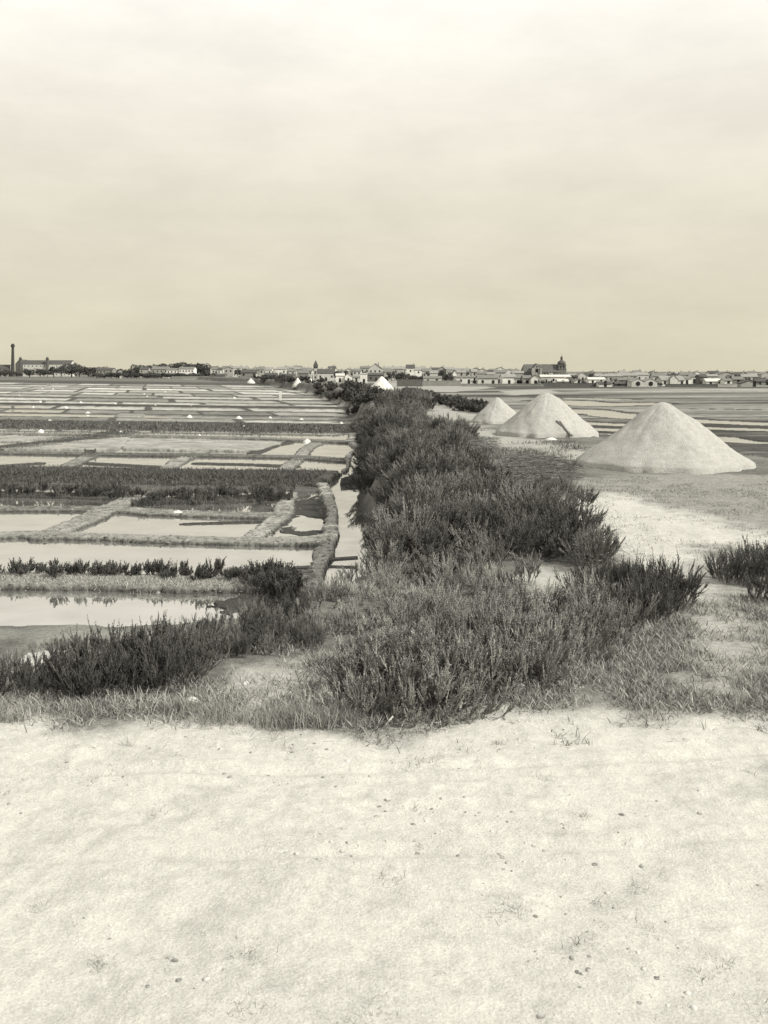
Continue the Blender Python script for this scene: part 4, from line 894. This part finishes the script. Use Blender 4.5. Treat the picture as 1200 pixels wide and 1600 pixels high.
# sluices
X, Y = U(141, 706, .2); o = link('sluice', None, loc=(X, Y, 0))
boxes('gate_board', M_WOOD, o, [(-.30, .30, -.04, .04, -.1, .34)])
for s in (-1, 1): boxes('post', M_WOOD, o, [(s * .34 - .04, s * .34 + .04, -.05, .05, -.3, .42)])
tag(o, 'dark wooden sluice board standing in the bank of the middle ponds', 'sluice')
for px, py, w, rot, lab in [(536, 866, .85, .1, 'wooden board laid across the ditch'), (468, 888, .7, -.2, 'short wooden board sticking out of the footpath bank over the pond'), (470, 880, .5, .2, 'broken board end beside the footpath bank')]:
    X, Y = U(px, py, .25); zz = max(.12, zat(X, Y) + .05)
    o = boxes('board', M_WOOD, None, [(-w / 2, w / 2, -.11, .11, -.03, .03)], (X, Y, zz)); o.rotation_euler = (.05, random.uniform(-.1, .1), rot); tag(o, lab, 'board')
X, Y = U(438, 625, .2); o = boxes('post', WM['w'], None, [(-.22, .22, -.1, .1, -.3, 1.5), (-.16, .16, -.08, .08, 1.5, 1.75)], (X, Y, .1)); tag(o, 'small white upright post beside the dark far hedge', 'post')
# pebbles and clods on the sandy ground
def pebble(seed):
    g = random.Random(seed); V = []; Fc = []
    for j in range(4):
        for i in range(7):
            a = i * 2 * math.pi / 7; ph = (j + .3) / 3.6 * math.pi * .55; rr = math.sin(ph) * g.uniform(.85, 1.15)
            V.append((rr * math.cos(a), rr * math.sin(a) * .8, math.cos(ph) * .55 * g.uniform(.9, 1.1)))
    for j in range(3):
        for i in range(7): Fc.append((j * 7 + i, j * 7 + 7 + i, j * 7 + 7 + (i + 1) % 7, j * 7 + (i + 1) % 7))
    Fc.append(tuple(range(7))); return V, Fc
def gravel():
    V = []; Fc = []; pk = [pebble(i) for i in range(6)]
    X = rng.uniform(-4.4, 4.4, 9000); Y = rng.uniform(4.0, 9.8, 9000); q = fbm(X * .9 + 31, Y * .9, 3); i = (q + rng.normal(0, .06, 9000) > .52); X, Y = X[i], Y[i]; z = terrain(X, Y)[0]
    for a, b, c in zip(X, Y, z):
        s = .003 + .020 * random.random() ** 7; v, f = random.choice(pk); n = len(V); t = random.uniform(0, 6.28); ct, st_ = math.cos(t) * s, math.sin(t) * s
        V += [(a + p[0] * ct - p[1] * st_, b + p[0] * st_ + p[1] * ct, c + p[2] * s - .001) for p in v]; Fc += [tuple(k + n for k in r) for r in f]
    stuff(link('gravel', pyd('gravel', V, Fc, True), noise_mat('gravel', .16, .5, 14, p=(.4, .6))), 'small pebbles strewn over the pale sandy ground', 'gravel')
gravel()
for k, (px, py, s, lab) in enumerate([(300, 1098, .09, 'white stone at the foot of the near pond thicket'), (384, 1068, .05, 'pale stone on the bare patch beside the foreground clump'), (812, 1066, .055, 'white stone at the edge of the grass right of the clump'), (640, 985, .06, 'pale stone between the pale bushes and the clump')]):
    X, Y = U(px, py, 2.2); v, f = pebble(40 + k); o = link('stone', pyd('stone', v, f, True), salt_far, loc=(X, Y, zat(X, Y) - .01)); o.scale = (s, s, s * 1.2); tag(o, lab.replace(' right of', ' beside'), 'stone')
def twigs(name, pts, lmin, lmax, w, mat, seed):
    g = np.random.default_rng(seed); V = []; Q = []
    for x, y, z in pts:
        a = g.uniform(-.5, .9); Ln = g.uniform(lmin, lmax); up = g.uniform(0, .28); b = g.normal(0, .25)
        p = np.array([x, y, z + g.uniform(0, .25)]); n = len(V)
        for j in range(5):
            t = j / 4; c = p + np.array([math.cos(a + b * t), math.sin(a + b * t), up - .3 * t * t]) * Ln * t; ww = w * (1.2 - t)
            V += [c + [0, 0, ww], c + [ww * .8, -ww * .8, -ww * .5], c + [-ww * .8, ww * .8, -ww * .5]]
        for j in range(4):
            for i in range(3): Q.append((n + j * 3 + i, n + j * 3 + (i + 1) % 3, n + j * 3 + 3 + (i + 1) % 3, n + j * 3 + 3 + i))
    me = np_mesh(name, np.array(V), np.array(Q)); attr(me, 'rnd', np.repeat(g.uniform(0, 1, len(pts)), 15)); me.materials.append(mat); return me
for poly, n, lab in [([(770, 735), (800, 712), (880, 722), (905, 745), (860, 780), (800, 785)], 650, 'heap of cut dead brushwood lying beside the thicket before the mounds'), ([(700, 702), (720, 688), (770, 690), (775, 706)], 240, 'small heap of dead twigs at the upper edge of the thicket'), ([(860, 870), (880, 830), (930, 860), (945, 885)], 260, 'dry brushwood spread over the sand below the thicket')]:
    o = link('brushwood', twigs('brushwood', scatter(poly, int(n * 1.6), 2.2), .2, .6, .010, M_TWIG, n)); tag(o, lab, 'brushwood')
for k, (a, b, lab) in enumerate([((602, 1132), (640, 1098), 'pale dry stalk lying at the foot of the foreground clump'), ((718, 1108), (728, 1088), 'short pale stalk beside the long dry stalk')]):
    p = U(*a, 2.22); q = U(*b, 2.3); tag(beam('dry_stalk', (p[0], p[1], 2.21), (q[0], q[1], 2.36), .012, .012, salt_far), lab, 'stalk')

add_grass('grass', blades('grass', bank_turf([(470, 985), (488, 930), (502, 885), (520, 838), (526, 800), (514, 775), (506, 757), (530, 747), (550, 731), (549, 712)], .55, 5200), .02, .10, .006, M_MID, .7, 31, .2), 'sparse grass along the footpath bank by the ditch')
add_grass('grass', blades('grass', np.concatenate([bank_turf([(-200, 828), (-20, 836), (40, 833), (120, 836), (300, 842), (515, 846)], .55, 5000), bank_turf([(70, 836), (130, 812), (210, 776)], .6, 1800), bank_turf([(-200, 796), (165, 793), (430, 804)], .7, 4200), bank_turf([(390, 842), (440, 803), (452, 770)], .5, 1400)]), .02, .09, .007, M_MID, .8, 32, .3), 'short sparse grass on the clay banks of the near ponds')
def clods():
    V = []; Fc = []; pk = [pebble(i + 60) for i in range(6)]
    P = np.concatenate([bank_turf([(470, 985), (488, 930), (502, 885), (520, 838), (526, 800), (514, 775), (506, 757)], .6, 260), bank_turf([(-200, 828), (-20, 836), (120, 836), (515, 846)], .8, 300), bank_turf([(-200, 900), (0, 905), (300, 912), (455, 908)], 1.0, 240), bank_turf([(70, 836), (210, 776)], .8, 100), bank_turf([(-200, 796), (165, 793), (430, 804)], .9, 200), bank_turf([(390, 842), (440, 803), (452, 770)], .7, 100)])
    for a, b, c in P:
        q = .02 + .06 * random.random() ** 2; v, f = random.choice(pk); n = len(V); t = random.uniform(0, 6.28); ct, st_ = math.cos(t) * q, math.sin(t) * q
        V += [(a + p[0] * ct - p[1] * st_, b + p[0] * st_ + p[1] * ct, c + .02 + p[2] * q) for p in v]; Fc += [tuple(k + n for k in r) for r in f]
    stuff(link('clods', pyd('clods', V, Fc, True), noise_mat('clods', .10, .26, 6)), 'dry mud clods lying on the banks of the near ponds', 'mud')
clods()
def weeds():
    P = []
    for k in range(60):
        px, py = random.uniform(-60, 1260), 1130 + 480 * random.random() ** 1.6; x, y = U(px, py, 2.2); m = random.randint(10, 60); r = random.uniform(.02, .07)
        P += [(x + random.gauss(0, r), y + random.gauss(0, r)) for _ in range(m)]
    P = np.array(P); z = terrain(P[:, 0], P[:, 1])[0]
    add_grass('grass', blades('grass', np.concatenate([P, z[:, None] - .005], 1), .02, .07, .0022, M_DRY, .8, 21, .3), 'scattered tufts of dry weeds on the pale sandy ground')
weeds()
